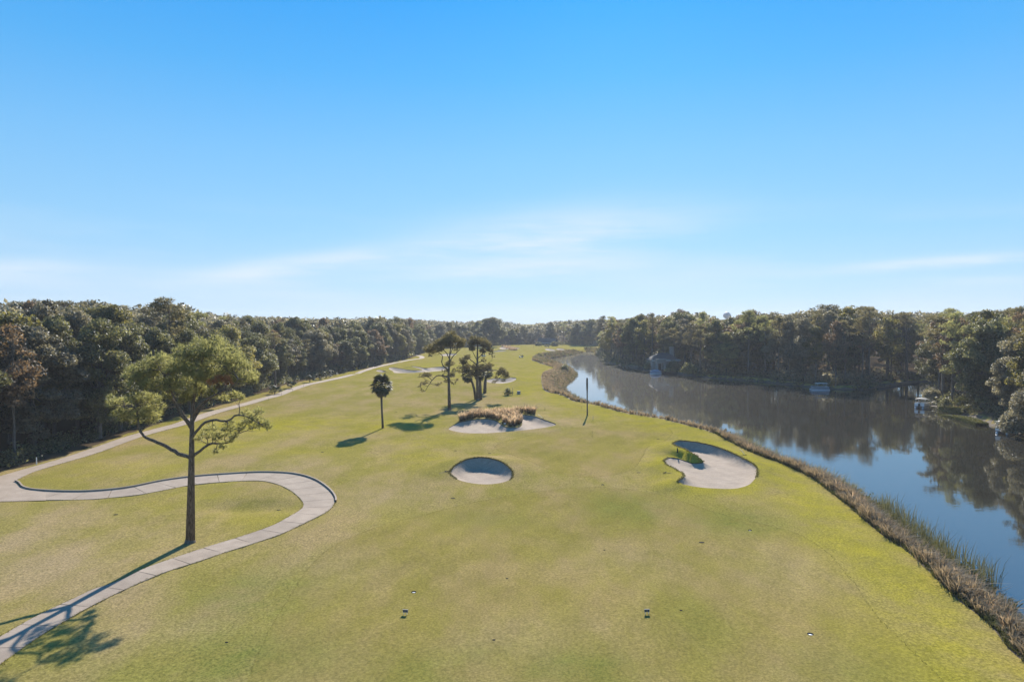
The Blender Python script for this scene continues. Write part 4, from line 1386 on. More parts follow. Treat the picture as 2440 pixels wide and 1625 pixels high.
def frame_pine(name, base_px, x0, y0, s, trunk, limbs, blobs, mats, per, size, k, width, label, depth_k=1.0, extra=(), deadb=(), rs=1.0):
    global rng
    rng = np.random.default_rng(77 + len(blobs))
    g = gpt(*base_px)
    f, unitm = planar(g, x0, y0, s)
    root = empty(name, g)
    mb = MB()
    T = [f(a, b) for a, b, r in trunk]
    T[0][2] = -0.3
    P = resample(np.array([[*p, r * unitm] for p, (a, b, r) in zip(T, trunk)]), 0.5)
    P[:, 0] += rng.normal(0, 0.012, len(P))
    mb.tube(P[:, :3], P[:, 3] * (1 + rng.normal(0, 0.03, len(P))), 12)
    flare = np.array([[0, 0, -0.3], [0, 0, 0.05], [0, 0, 0.5]])
    mb.tube(flare + [T[0][0], 0, 0], [P[0, 3] * 1.5, P[0, 3] * 1.25, P[0, 3] * 0.9], 12)
    mb.build('trunk', M_PBARK, root, True)
    nodes = [p[:3] for p in P[int(len(P) * 0.55):]]
    for lp in limbs:
        ys = lp[0]
        L = [f(a, b) for a, b, r in lp[1]]
        L[0][0] = np.interp(L[0][2], P[:, 2], P[:, 0])
        n = len(L)
        for i in range(n):
            L[i][1] = ys * (i / (n - 1)) ** 0.8
        Q = resample(np.array([[*p, r * unitm] for p, (a, b, r) in zip(L, lp[1])]), 0.35)
        Q[1:, :3] += rng.normal(0, 0.03, (len(Q) - 1, 3))
        m2 = MB()
        m2.tube(Q[:, :3], Q[:, 3], 8)
        m2.build('limb', M_PBARK, root, True)
        nodes += [p[:3] for p in Q[len(Q) // 3:]]
    Cs, Rs = [], []
    for b in blobs:
        a, bb, r = b[:3]
        rm = r * unitm * rs
        ys = b[3] if len(b) > 3 else None
        if ys is None:
            ds = (0.0,) if r * unitm < 0.75 else (-1.15 * rm * depth_k * rng.uniform(0.7, 1.2), rng.uniform(-0.2, 0.2), 1.15 * rm * depth_k * rng.uniform(0.7, 1.2))
        else:
            ds = (ys,)
        for dy in ds:
            c = f(a, bb)
            c = c + np.array([rng.normal(0, 0.12 * rm), dy + rng.normal(0, 0.1), rng.normal(0, 0.12 * rm)])
            Cs.append(c)
            Rs.append(rm * (0.92 if dy == 0 else 0.8))
    # branchlets from the skeleton to each clump
    m3 = MB()
    nd_ = np.array(nodes)
    for c, r in zip(Cs, Rs):
        d = np.linalg.norm(nd_ - c, axis=1) + 0.8 * np.maximum(0, nd_[:, 2] - c[2])
        q = nd_[d.argmin()]
        Lp = limb(m3, q, c, 0.028 + 0.02 * np.linalg.norm(q - c) ** 0.5, 0.015, -0.02, 0.25, 6, 5)
        for _ in range(5):
            e = c + unit(1)[0] * r * np.array([1, 1, 0.7])
            limb(m3, Lp[rng.integers(2, 6)], e, 0.018, 0.007, 0.0, 0.3, 4, 4)
    m3.build('branchlets', M_PBARK, root, True)['kind'] = 'stuff'
    V, F, T_ = blob_needles(Cs, Rs, per, size, k, 0.82, width)
    link('crown', mesh_np('crown', V, [F], [mats], tint=T_), root)
    if len(deadb):
        Cd = [f(a, b, dy) for a, b, r, dy in deadb]
        V, F, T_ = blob_needles(Cd, [r * unitm for a, b, r, dy in deadb], per * 1.3, size * 0.9, k, 0.8, width)
        link('dead_needles', mesh_np('dead_needles', V, [F], [M_DEADN], tint=T_), root)
    tag(root, label, 'tree')
    rng = np.random.default_rng(5)
    return root


frame_pine('pine_tree', (453.5, 1292.5), 240, 780, 2.9045,
           [(619, 1490, 30), (617, 1300, 27), (613, 1100, 26), (611, 960, 26), (612, 880, 24), (617, 760, 21), (622, 690, 21), (632, 640, 15), (648, 540, 12), (655, 420, 9), (690, 300, 7), (730, 200, 4)],
           [(-0.8, [(590, 905, 13), (540, 858, 14), (450, 803, 12), (380, 772, 11), (322, 735, 9), (300, 690, 8), (298, 620, 6), (290, 540, 3)]),
            (0.6, [(632, 895, 11), (700, 845, 9), (760, 806, 8), (830, 806, 7), (900, 790, 5), (935, 740, 3)]),
            (-0.6, [(628, 760, 11), (700, 690, 9), (742, 655, 9), (820, 635, 8), (900, 640, 7), (965, 598, 6), (1040, 612, 4), (1110, 650, 2)]),
            (0.9, [(612, 700, 14), (590, 640, 11), (545, 590, 9), (490, 510, 8), (420, 420, 6), (340, 350, 3)]),
            (-1.2, [(622, 690, 12), (600, 600, 9), (560, 500, 7), (520, 380, 5), (470, 280, 3)]),
            (1.4, [(636, 650, 12), (690, 560, 8), (780, 430, 7), (850, 330, 5), (930, 260, 3)]),
            (-1.6, [(640, 620, 10), (720, 520, 7), (830, 460, 6), (950, 400, 4), (1010, 350, 3)])],
           [(760, 160, 125), (640, 190, 112), (880, 195, 105), (960, 262, 100), (1012, 345, 72), (700, 300, 115), (560, 265, 100), (455, 245, 88), (372, 290, 95), (290, 330, 82), (240, 330, 55), (420, 390, 85), (540, 395, 95),
            (655, 430, 85), (780, 350, 95), (880, 330, 85), (770, 470, 55), (600, 500, 58), (480, 470, 50), (930, 470, 45, 0.3), (990, 480, 42, -0.2), (850, 500, 42, 0.4), (300, 380, 60), (230, 300, 48, 0.2), (690, 110, 60, 0.1), (830, 95, 55, -0.3), (1050, 380, 40, 0.2),
            (120, 530, 58), (90, 500, 45, 0.1), (200, 590, 72), (290, 500, 80), (335, 590, 80), (400, 545, 55), (240, 645, 44, 0), (380, 635, 42, 0), (170, 640, 40, -.3), (330, 650, 40, .3),
            (720, 720, 44, 0.1), (800, 690, 52, -0.2), (770, 745, 44, 0.3), (850, 735, 50, 0.1), (900, 700, 50, -0.5), (960, 690, 52, 0.2), (1040, 640, 56, -0.3), (1100, 600, 46, 0.2), (1130, 660, 54, -0.1), (1168, 690, 36, 0), (1000, 600, 44, 0.4),
            (850, 820, 34, 0.2), (900, 790, 36, 0.1), (690, 765, 30, 0), (800, 860, 26, 0.2), (1060, 690, 44, 0.3), (1010, 660, 46, 0.5), (930, 745, 40, -0.2), (880, 655, 40, 0.3), (1090, 650, 44, 0.5), (820, 770, 40, -0.3)],
           M_PINE, 84, 0.36, 9, 0.023, 'lone tall pine with bare forked limbs growing inside the cart path loop', 1.0,
           deadb=[(900, 350, 34, -2.0), (940, 345, 34, -2.0), (960, 370, 26, -1.9), (850, 370, 22, -2.1)])

frame_pine('pine_tree', (1070.6, 976.5), 990, 780, 7.467,
           [(605, 1470, 30), (598, 1350, 25), (590, 1150, 23), (585, 1000, 22), (590, 850, 20), (595, 700, 16), (608, 560, 13), (618, 420, 9), (640, 300, 6)],
           [(0.3, [(575, 890, 13), (500, 865, 11), (400, 855, 10), (340, 895, 8), (260, 985, 6), (200, 1080, 4), (165, 1140, 3)]),
            (-0.5, [(585, 760, 14), (520, 700, 11), (470, 640, 10), (490, 560, 9), (480, 500, 7), (400, 420, 5), (330, 360, 3)]),
            (0.6, [(600, 640, 12), (650, 540, 9), (720, 460, 7), (790, 400, 5)]),
            (-0.9, [(605, 560, 10), (560, 460, 8), (510, 400, 6), (470, 320, 4)]),
            (0.9, [(612, 500, 9), (640, 420, 7), (700, 330, 5), (740, 260, 3)])],
           [(650, 180, 110), (560, 210, 100), (520, 270, 100), (420, 290, 95), (310, 355, 85), (235, 420, 70), (280, 500, 45, 0.1), (450, 390, 70), (610, 300, 90), (740, 240, 95), (800, 320, 75), (720, 400, 50), (330, 440, 55), (210, 370, 50, 0), (840, 260, 60),
            (600, 640, 72), (540, 780, 55), (640, 850, 60), (570, 960, 55), (450, 1010, 42, 0.1), (690, 990, 38, 0), (400, 1030, 30, 0), (740, 940, 40, 0.2), (690, 780, 50),
            (200, 850, 60), (250, 840, 45, 0.2), (100, 875, 45, 0), (130, 1020, 50), (190, 980, 40, 0.2), (70, 1050, 32, 0), (130, 1140, 22, 0), (110, 1110, 22, 0.1)],
           M_PINEDARK, 58, 0.44, 9, 0.034, 'left-hand pine of the pair on the fairway, with one limb reaching left', 1.0, rs=1.22)
frame_pine('pine_tree', (1138.7, 953.8), 990, 780, 7.467,
           [(1110, 1300, 30), (1105, 1150, 24), (1100, 900, 22), (1098, 700, 18), (1102, 500, 15), (1105, 380, 11), (1110, 260, 6), (1112, 200, 4)],
           [(0.4, [(1100, 670, 10), (1040, 620, 9), (960, 560, 7), (900, 510, 5)]),
            (-0.6, [(1102, 560, 10), (1160, 500, 7), (1240, 430, 6), (1310, 380, 4)]),
            (0.5, [(1100, 590, 8), (1050, 500, 6), (1010, 420, 4)]),
            (0.3, [(1104, 640, 9), (1180, 600, 7), (1250, 640, 5), (1330, 680, 3)]),
            (-0.3, [(1100, 760, 10), (1000, 760, 8), (900, 730, 6), (840, 690, 4)]),
            (0.5, [(1104, 790, 10), (1250, 770, 8), (1430, 765, 7), (1500, 790, 5), (1570, 830, 3)])],
           [(1110, 250, 95), (1030, 240, 80), (1000, 300, 75), (1200, 260, 95), (1280, 320, 80), (1330, 400, 65), (1360, 470, 45, 0), (1385, 525, 26, 0), (1010, 390, 60), (1200, 410, 60), (920, 540, 60), (860, 640, 65), (790, 790, 50), (830, 580, 50),
            (1050, 720, 65), (1170, 710, 75), (1290, 690, 60), (1370, 680, 34, 0.2), (1210, 590, 40, 0), (1550, 770, 70), (1610, 830, 55), (1600, 890, 50), (1460, 860, 45, 0.2), (1400, 985, 34, 0), (1570, 950, 42, 0.1), (1640, 880, 36, 0), (1500, 800, 50),
            (920, 700, 60), (1110, 830, 65), (990, 830, 60), (870, 750, 55), (780, 720, 45, 0.2), (1430, 900, 40, -0.2), (1450, 960, 30, 0.2)],
           M_PINEDARK, 58, 0.44, 9, 0.034, 'right-hand pine of the pair on the fairway, rising from a knot of palms', 1.0, rs=1.25)


# ------------------------------------------------------------------ palms
def fan_frond(seed):
    r = np.random.default_rng(seed)
    mb = MB()
    # stalk then a folded fan of leaflets
    mb.tube([[0, 0, 0], [0.45, 0, 0.16], [0.85, 0, 0.14]], [0.022, 0.018, 0.012], 4, cap=False)
    V, T = [], []
    n0 = 0
    for k in range(15):
        a = (k - 7) / 7.0 * 1.25
        L = 1.05 * (1 - 0.22 * abs(a)) * r.uniform(0.9, 1.1)
        tip = np.array([0.85 + L * math.cos(a), L * math.sin(a), 0.12 - 0.42 * L * L * 0.6 - 0.12 * abs(a)])
        mid = np.array([0.85 + 0.55 * L * math.cos(a), 0.55 * L * math.sin(a), 0.13 - 0.02])
        w = np.array([-math.sin(a), math.cos(a), 0]) * 0.085
        V += [np.array([0.85, 0, 0.14]), mid - w, mid + w + [0, 0, 0.03], tip]
        T += [[n0, n0 + 1, n0 + 2], [n0 + 1, n0 + 3, n0 + 2]]
        n0 += 4
    mb.add(V, None, T)
    F = []
    if mb.Q:
        F.append(np.concatenate(mb.Q))
    F.append(np.concatenate(mb.T))
    nf = sum(len(f) for f in F)
    return mesh_np('frond', np.concatenate(mb.V), F, [M_FROND], tint=r.uniform(0.1, 0.9, nf))


FRONDS = [fan_frond(s) for s in (1, 2, 3)]


def palm_crown(root, top, n, sc, dark=False):
    for i in range(n):
        t = (i + 0.5) / n
        a = i * 2.39996
        el = 1.35 - 2.5 * t ** 0.9           # from upright to hanging
        o = link('frond', FRONDS[i % 3], root)
        o.location = top + Vector((0.12 * math.cos(a), 0.12 * math.sin(a), 0.9 * (0.5 - t) * sc))
        s = sc * rng.uniform(0.85, 1.1) * (0.82 if el < -0.5 else 1.0)
        o.scale = (s, s, s)
        o.rotation_euler = (rng.uniform(-0.3, 0.3), -el, a)
        if t > 0.86:
            o.material_slots[0].link = 'OBJECT'
            o.material_slots[0].material = M_DRYFROND


def palm(base_px, x0, y0, s, trunk, ctr, n, sc, label, group=None, dy=0.0):
    g = gpt(*base_px)
    f, u = planar(g, x0, y0, s)
    root = empty('palm_tree', g)
    P = resample(np.array([[*f(a, b), r * u] for a, b, r in trunk]), 0.6)
    P[:, 1] += dy * np.linspace(0, 1, len(P))
    P[0, 2] = -0.25
    mb = MB()
    mb.tube(P[:, :3], P[:, 3] * (1 + 0.06 * np.sin(np.arange(len(P)) * 2.0)), 10)
    mb.build('trunk', M_PALMBARK, root, True)
    c = f(*ctr)
    palm_crown(root, Vector((c[0], c[1] + dy, c[2])), n, sc)
    tag(root, label, 'palm tree', group)
    return root


palm((912, 1020), 760, 840, 6.03, [(918, 1085, 17), (912, 950, 14), (903, 800, 14), (899, 700, 15), (899, 560, 17)], (903, 490), 84, 1.18, 'single round-headed cabbage palm standing alone on the fairway')
palm((1134, 951.5), 990, 780, 7.467, [(1075, 1275, 26), (1055, 1150, 22), (1030, 1030, 20), (990, 930, 20)], (925, 865), 60, 1.0, 'left-leaning palm at the foot of the right-hand pine', 'palms under the pair of pines', -0.6)
palm((1147, 952), 990, 780, 7.467, [(1165, 1275, 28), (1155, 1150, 24), (1150, 1000, 24), (1140, 900, 20)], (1135, 850), 60, 1.0, 'upright palm close against the right-hand pine trunk', 'palms under the pair of pines', 0.8)
palm((1154.5, 936.5), 990, 780, 7.467, [(1232, 1165, 32), (1236, 1080, 27), (1240, 980, 26), (1255, 880, 22)], (1285, 810), 60, 1.0, 'rearmost palm right of the pine clump, its head among the needles', 'palms under the pair of pines', 0.0)


# ------------------------------------------------------------------ dead palm trunk and small bushes
g = gpt(1399.5, 990)
root = empty('dead_palm_trunk', g)
k_ = g.y / FPX
mb = MB()
zt = [(-0.3, .17), (0.6, .16), (2.5, .135), (4.6, .135), (5.6, .15)]
sc_ = 90 * k_ / 8.3
mb.tube([[0.02 * z - 0.03 * z, 0.0, z * sc_] for z, r in zt], [r for z, r in zt], 10)
mb.build('trunk', M_PALMBARK, root, True)
mb = MB()
mb.tube([[-0.01 * z, 0.0, z * sc_] for z in (5.5, 6.0, 7.0, 8.0, 8.3)], [0.16, 0.20, 0.21, 0.19, 0.17], 10)
mb.build('boot_stubs', M_PALMBARK, root, True)
tag(root, 'bare dead palm trunk with a thicker top standing at the back of the green', 'dead trunk')


def bush(px, py, w, h, label, mat=M_LDARK, name='bush', cat='bush', group=None, per=60, size=0.17, z=None):
    g = gpt(px, py) if z is None else Vector(at_z(px, py, z))
    root = empty(name, g)
    n = max(10, int(14 * w * h / 4))
    Cs, Rs = [], []
    for i in range(n):
        d = unit(1)[0]
        kk = rng.uniform(0.35, 0.88)
        zt_ = abs(d[2]) * kk
        Cs.append(np.array([d[0] * w / 2 * kk, d[1] * w / 2 * kk, h * (0.10 + 0.72 * zt_)]))
        Rs.append(min(w, h) * rng.uniform(0.18, 0.28))
    V, F, T = blob_leaves(Cs, Rs, per, size, 1.0)
    V[:, 2] = np.maximum(V[:, 2], -0.05)
    link('foliage', mesh_np('foliage', V, [F], [mat], tint=T), root)
    mb = MB()
    for i in range(6):
        limb(mb, [rng.normal(0, .12), rng.normal(0, .12), -0.1], Cs[i] * [0.8, 0.8, 0.9], 0.045, 0.015, n=4, seg=5)
    mb.build('stem', M_OBARK, root, True)
    tag(root, label, cat, group)
    return root


bush(1210, 941.5, 2.7, 2.6, 'round dark clipped bush right of the pair of pines', per=120, size=0.13)
bush(1345, 884, 4.6, 3.2, 'dark green shrub above the brown reed bulb', M_LDARK, per=40, size=0.22)
bush(1285, 852, 5.5, 3.4, 'olive shrub at the far bend of the bank', M_LOLIVE, per=30, size=0.25)
bush(2255, 969, 3.4, 2.6, 'dark rounded shrub behind the clipped hedge point', M_LDARK, per=70, size=0.18, z=0)
bush(2300, 967, 5.0, 2.8, 'broad green shrub right of the hedge shrub', M_GGRASS, per=50, size=0.2, z=0)
bush(2222, 950, 5.2, 3.6, 'pale green bush behind the moored boat by the hedge', M_LGREY, per=50, size=0.22, z=-0.3)
bush(2240, 943, 5.0, 4.0, 'tall pale bush left of the waterside pine', M_LGREY, per=46, size=0.22, z=-0.2)
bush(2415, 1030, 5.6, 4.6, 'big silvery bush overhanging the boat at the right rim', M_LGREY, per=60, size=0.2, z=-0.9)
bush(1902, 899, 4.4, 2.4, 'small sunlit bush on the far lawn', M_HEDGE, per=30, size=0.25, z=-0.4)

# palmettos along the left wood edge
pal = [(775, 905), (790, 900), (812, 894), (735, 916), (690, 930), (760, 909), (845, 886), (650, 944), (965, 860)]
pw = ['second from the left', 'third from the left', 'middle', 'fourth from the left']
for i, (a, b) in enumerate(sorted(pal)):
    g = gpt(a, b - 4)
    root = empty('palmetto', g + Vector((0, 1.5, 0)))
    for j in range(16):
        an = j * 2.4
        o = link('frond', FRONDS[j % 3], root)
        o.rotation_euler = (0, -rng.uniform(0.1, 1.2), an)
        s = rng.uniform(1.0, 1.5)
        o.scale = (s, s, s)
        o.location = (0, 0, 0.25)
    mb = MB()
    mb.tube([[0, 0, -0.1], [0.03, 0, 0.35]], [0.14, 0.1], 6)
    mb.build('stem', M_PALMBARK, root)
    nm = ['leftmost', 'second', 'third', 'fourth', 'fifth', 'sixth', 'seventh', 'eighth', 'rightmost']
    tag(root, f'{nm[i]} low palmetto, counted from the left, at the wood edge by the cart path', 'palmetto', 'palmettos at the wood edge')
#@@BANK
# ------------------------------------------------------------------ bank grasses, reeds, ornamental grass
def blade_tuft(P, nb, L, W, lean, tint_mu, plume=0.0):
    """grass blades from the points P: two-segment bent blades"""
    n = len(P)
    m = n * nb
    B = np.repeat(P, nb, 0)
    a = rng.uniform(0, 2 * math.pi, m)
    rad = rng.random(m) ** 0.5
    off = np.stack([np.cos(a), np.sin(a), np.zeros(m)], 1)
    LL = np.repeat(np.broadcast_to(L, (n,)), nb) * rng.uniform(0.6, 1.15, m)
    B = B + off * (0.16 * rad * LL)[:, None]
    ln = lean * (0.25 + rad) * rng.uniform(0.5, 1.3, m)
    mid = B + off * (ln * LL * 0.35)[:, None] + np.stack([np.zeros(m), np.zeros(m), LL * 0.6], 1)
    tip = B + off * (ln * LL * 1.0)[:, None] + np.stack([np.zeros(m), np.zeros(m), LL * (1.0 - 0.25 * ln)], 1)
    s = np.stack([-np.sin(a + 0.6), np.cos(a + 0.6), np.zeros(m)], 1) * np.broadcast_to(W, (m,))[:, None]
    mw = 0.8 + plume
    V = np.stack([B - s, B + s, mid + s * mw, mid - s * mw, tip], 1).reshape(-1, 3)
    i = np.arange(m)[:, None] * 5
    Q = i + np.array([[0, 1, 2, 3]])
    T3 = i + np.array([[3, 2, 4]])
    tq = np.clip(np.repeat(np.broadcast_to(tint_mu, (n,)), nb) + rng.normal(0, 0.2, m), 0, 1)
    return V, Q, T3, np.r_[tq * 0.6, tq]


def bank_points(dens, o0, o1, y0, y1, jitter=0.0):
    L = resample(edge, 0.5)
    L = L[(L[:, 1] > y0) & (L[:, 1] < y1)]
    t = np.gradient(L, axis=0)
    t /= np.linalg.norm(t, axis=1)[:, None]
    n = np.stack([-t[:, 1], t[:, 0]], 1)
    n[n[:, 0] < 0] *= -1 if y1 < 160 else 1
    k = int(len(L) * 0.5 * dens * (o1 - o0))
    idx = rng.integers(0, len(L), k)
    P = L[idx] + n[idx] * rng.uniform(o0, o1, k)[:, None] + rng.normal(0, 0.15 + jitter, (k, 2))
    return P


golf_poly = np.vstack([edge, [[-400, -40], [-400, 700], [edge[0][0], 700]]])


def on_bank(P, min_edge=0.25):
    ok = ~in_poly(P, golf_poly) & (line_dist(P, edge) > min_edge)
    return P[ok]


def bank_region(n, y0, y1):
    """random spots between turf edge and water"""
    lo = edge[(edge[:, 1] > y0) & (edge[:, 1] < y1)]
    P = np.stack([rng.uniform(lo[:, 0].min() - 4, lo[:, 0].max() + 30, n), rng.uniform(y0, y1, n)], 1)
    P = P[(line_dist(P, edge) < 24)]
    ins = in_poly(P, lagoon)
    d = line_dist(P, lagoon, True)
    P = P[(~ins) | (d < 0.6)]
    P = P[~in_poly(P, r_poly)]
    return on_bank(P)


def tufts(name, P, L, nb, W, lean, mat, label, tint=None, cat='grass', zmin=None, plume=0.0):
    z = height(P)
    if zmin is not None:
        z = np.maximum(z, zmin)
    P3 = np.c_[P, z - 0.03]
    tm = tint if tint is not None else 0.5 + 0.35 * np.sin(P[:, 0] * 0.9 + 1.3 * np.sin(P[:, 1] * 0.35)) * np.sin(P[:, 1] * 0.6)
    V, Q, T3, tt = blade_tuft(P3, nb, L, W, lean, tm, plume)
    tag(link(name, mesh_np(name, V, [Q, T3], [mat], tint=tt)), label, cat, kind='stuff')


# brown feathery grass, from the near right corner to the far bend
P = bank_region(30000, 16, 122)
u = line_dist(P, edge)
clump = 0.5 + 0.5 * np.sin(P[:, 0] * 0.8 + P[:, 1] * 0.55) * np.sin(P[:, 1] * 0.33 + 1.0)
keepm = (u < 3.0 + 0.8 * clump) & (rng.random(len(P)) < 0.9)
Pb = P[keepm]
tufts('bank_grass', Pb, rng.uniform(0.55, 1.2, len(Pb)) * (0.65 + 1.0 * clump[keepm]), 16, 0.022, 0.8, M_BGRASS, 'brown feathery grass along the near lagoon bank', 0.35 + 0.5 * clump[keepm], plume=0.6)
Ps = P[(u > 0.7) & (u < 4.2) & (rng.random(len(P)) < 0.10) & (np.sin(P[:, 0] * 0.6 - P[:, 1] * 0.27) > -0.3)]
tufts('bank_grass', Ps, rng.uniform(0.8, 1.7, len(Ps)), 14, 0.024, 0.7, M_STRAW, 'straw coloured taller tufts scattered through the near bank grass', 0.45, plume=0.6)
Pg = P[(u > 2.2) & (rng.random(len(P)) < 0.5)]
tufts('bank_plants', Pg, rng.uniform(0.4, 0.9, len(Pg)), 12, 0.035, 1.1, M_GGRASS, 'low green waterside plants below the brown bank grass', None, 'plants', zmin=WATER_Z, plume=0.8)
Pc = P[(u > 1.6) & (rng.random(len(P)) < 0.13) & (np.sin(P[:, 0] * 0.45 + P[:, 1] * 0.38) > -0.1)]
V, F, T = blob_leaves(np.c_[Pc, np.maximum(height(Pc), WATER_Z) + 0.25], rng.uniform(0.35, 0.95, len(Pc)), 70, 0.11, 0.9)
tag(link('bank_shrubs', mesh_np('bank_shrubs', V, [F], [M_GGRASS], tint=T)), 'tangled green shrubs low on the near bank', 'shrubs', kind='stuff')
Pd = resample(edge[(edge[:, 1] > 18) & (edge[:, 1] < 125)], 0.07)
Pd = on_bank(Pd + np.abs(rng.normal(0.35, 0.3, len(Pd)))[:, None] * np.array([0.8, 0.6]) + rng.normal(0, 0.12, Pd.shape), 0.0)
tufts('bank_edge_grass', Pd, rng.uniform(0.22, 0.55, len(Pd)), 10, 0.02, 0.9, M_GGRASS, 'rough dark fringe where the turf ends at the bank', 0.25)

P = bank_region(60000, 122, 330)
u = line_dist(P, edge)
keepm = rng.random(len(P)) < 0.42
Pb, ub = P[keepm], u[keepm]
cl2 = 0.5 + 0.5 * np.sin(Pb[:, 0] * 0.5 + Pb[:, 1] * 0.25) * np.sin(Pb[:, 1] * 0.21)
tufts('bank_grass', Pb, rng.uniform(0.8, 1.5, len(Pb)), 9, 0.04, 0.6, M_BGRASS, 'pinkish brown grass on the reed bulb and the far bank', 0.45 + 0.5 * cl2, plume=0.7)
Pg = Pb[(ub > 3.5) & (rng.random(len(Pb)) < 0.35)]
V, F, T = blob_leaves(np.c_[Pg, np.maximum(height(Pg), WATER_Z) + 0.4], rng.uniform(0.5, 1.0, len(Pg)), 22, 0.2, 0.9)
tag(link('bank_shrubs', mesh_np('bank_shrubs', V, [F], [M_GGRASS], tint=T)), 'olive shrubs on the waterside of the reed bulb', 'shrubs', kind='stuff')
P = bank_region(26000, 330, 620)
half = rng.random(len(P)) < 0.5
for P_, mt_, lb_ in ((P[half], M_BGRASS, 'far brown reed strip along the bend of the lagoon'), (P[~half], M_REED, 'far green reed strip along the bend of the lagoon')):
    tufts('bank_grass', P_, rng.uniform(1.0, 2.0, len(P_)), 6, 0.10, 0.5, mt_, lb_, 0.5 + 0.4 * rng.random(len(P_)), plume=0.6)

# tall reeds standing in the shallows
L = resample(edge, 0.5)


def reeds(y0, y1, n, o0, o1, h0, h1, label, nb=9, W=0.017):
    l = L[(L[:, 1] > y0) & (L[:, 1] < y1)]
    t = np.gradient(l, axis=0)
    t /= np.linalg.norm(t, axis=1)[:, None]
    nn_ = np.stack([-t[:, 1], t[:, 0]], 1)
    nn_[nn_[:, 0] < 0] *= -1
    idx = rng.integers(0, len(l), n)
    P = l[idx] + nn_[idx] * rng.uniform(o0, o1, n)[:, None] + rng.normal(0, 0.25, (n, 2))
    z = np.maximum(height(P), WATER_Z - 0.3)
    V, Q, T3, tt = blade_tuft(np.c_[P, z], nb, rng.uniform(h0, h1, n), W, 0.32, 0.5)
    tag(link('reeds', mesh_np('reeds', V, [Q, T3], [M_REED], tint=tt)), label, 'reeds', kind='stuff')


reeds(56, 80, 170, 3.4, 6.4, 1.3, 3.0, 'tall green reeds standing in the shallows of the near bank', W=0.022)
reeds(84, 122, 220, 3.2, 5.0, 1.4, 2.4, 'thin pale reeds leaning over the water beyond the kidney bunker', 7, 0.02)
reeds(122, 190, 220, 3.4, 5.2, 1.2, 2.2, 'sparse reeds fringing the middle bank', 6, 0.03)

# ornamental grass on the tongue of the long bunker
BP = BUNKERS[1]['P']
front = crop([(985, 958), (1060, 945), (1150, 931), (1240, 934), (1300, 953), (1345, 985), (1400, 998), (1465, 992), (1488, 968), (1475, 925), (1462, 898), (1420, 905), (1380, 895), (1300, 890), (1200, 890), (1100, 905), (1030, 930)], 800, 720, 3.364)
fp_ = at_z([p[0] for p in front], [p[1] for p in front], 0.45)[:, :2]
lo, hi = fp_.min(0), fp_.max(0)
g_ = rng.uniform(lo, hi, (330, 2))
g_ = g_[in_poly(g_, fp_)]
back = crop([(1430, 893), (1450, 893), (1470, 894), (1490, 895), (1515, 896), (1535, 898), (1555, 900), (1575, 902), (1590, 904), (1580, 897), (1560, 895), (1545, 893), (1000, 955), (1020, 948), (1010, 952)], 800, 720, 3.364)
bp_ = at_z([p[0] for p in back], [p[1] for p in back], 0.5)[:, :2]
g_ = np.vstack([g_, bp_, bp_ + rng.normal(0, 0.25, bp_.shape)])
g_ = g_[line_dist(g_, BP, True) > 0.15]
hgt_ = rng.uniform(0.85, 1.95, len(g_))
tufts('ornamental_grass', g_, hgt_, 26, 0.022, 0.5, M_STRAWB, 'dark lower blades of the ornamental grass by the long bunker', 0.4)
z3 = height(g_)
V, Q, T3, tt = blade_tuft(np.c_[g_, z3 + 0.45], 22, hgt_ * 0.9, 0.035, 0.5, rng.uniform(0.25, 0.95, len(g_)), 0.5)
tag(link('ornamental_grass', mesh_np('ornamental_grass', V, [Q, T3], [M_STRAW], tint=tt)), 'straw and pink plumes of tall ornamental grass on the bunker tongue', 'grass', kind='stuff')
# brown tuft in the far bunker
c = at_z([1206, 1211, 1218, 1222, 1202], [827, 829, 831, 832, 826], 0.7)[:, :2]
c = np.vstack([c + rng.normal(0, 1.8, c.shape) for _ in range(14)])
tufts('ornamental_grass', c, rng.uniform(1.5, 2.6, len(c)), 10, 0.12, 0.6, M_STRAW, 'far brown grass tuft in the bunker left of the flag', 0.4)

# rough grass over the lips of the near bunkers
for b, lb in ((BUNKERS[0], 'shaggy grass lip over the round pot bunker'), (BUNKERS[2], 'shaggy grass lip and tongues of the kidney bunker')):
    q = resample(b['P'], 0.12, True)
    zq = height(q)
    zq0 = zq.min()
    m = zq > 0.22
    q = q[m]
    q = np.vstack([q + rng.normal(0, 0.07, q.shape), q + rng.normal(0, 0.12, q.shape)])
    tufts('lip_grass', q, rng.uniform(0.1, 0.24, len(q)), 5, 0.022, 1.3, M_TURFB, lb, 0.35)
# slightly longer fringe where the close-mown turf ends
for ln, lb, cl_ in ((fair, 'fine fringe of longer grass along the edge of the near mown turf', False), (green, 'fine fringe of longer grass round the green', True)):
    q = resample(ln, 0.13, cl_)
    q = q[q[:, 1] > 30]
    q = q + rng.normal(0, 0.06, q.shape)
    tufts('mown_fringe', q, rng.uniform(0.05, 0.11, len(q)), 4, 0.012, 0.8, M_TURFB, lb, 0.15)
for ln, lb in ((np.vstack([rung_o[::-1], rung_i]), 'grass creeping over the edges of the slabbed path loop'), (np.vstack([main_l, main_r[::-1]]), 'grass creeping over the edges of the left cart path')):
    q = resample(ln, 0.09 if 'loop' in lb else 0.16)
    q = q[(q[:, 1] > 18) & (q[:, 1] < 170)]
    q = q + rng.normal(0, 0.09, q.shape)
    tufts('verge_grass', q, rng.uniform(0.05, 0.13, len(q)), 4, 0.016, 1.0, M_TURFB, lb, rng.uniform(0.1, 0.7, len(q)))
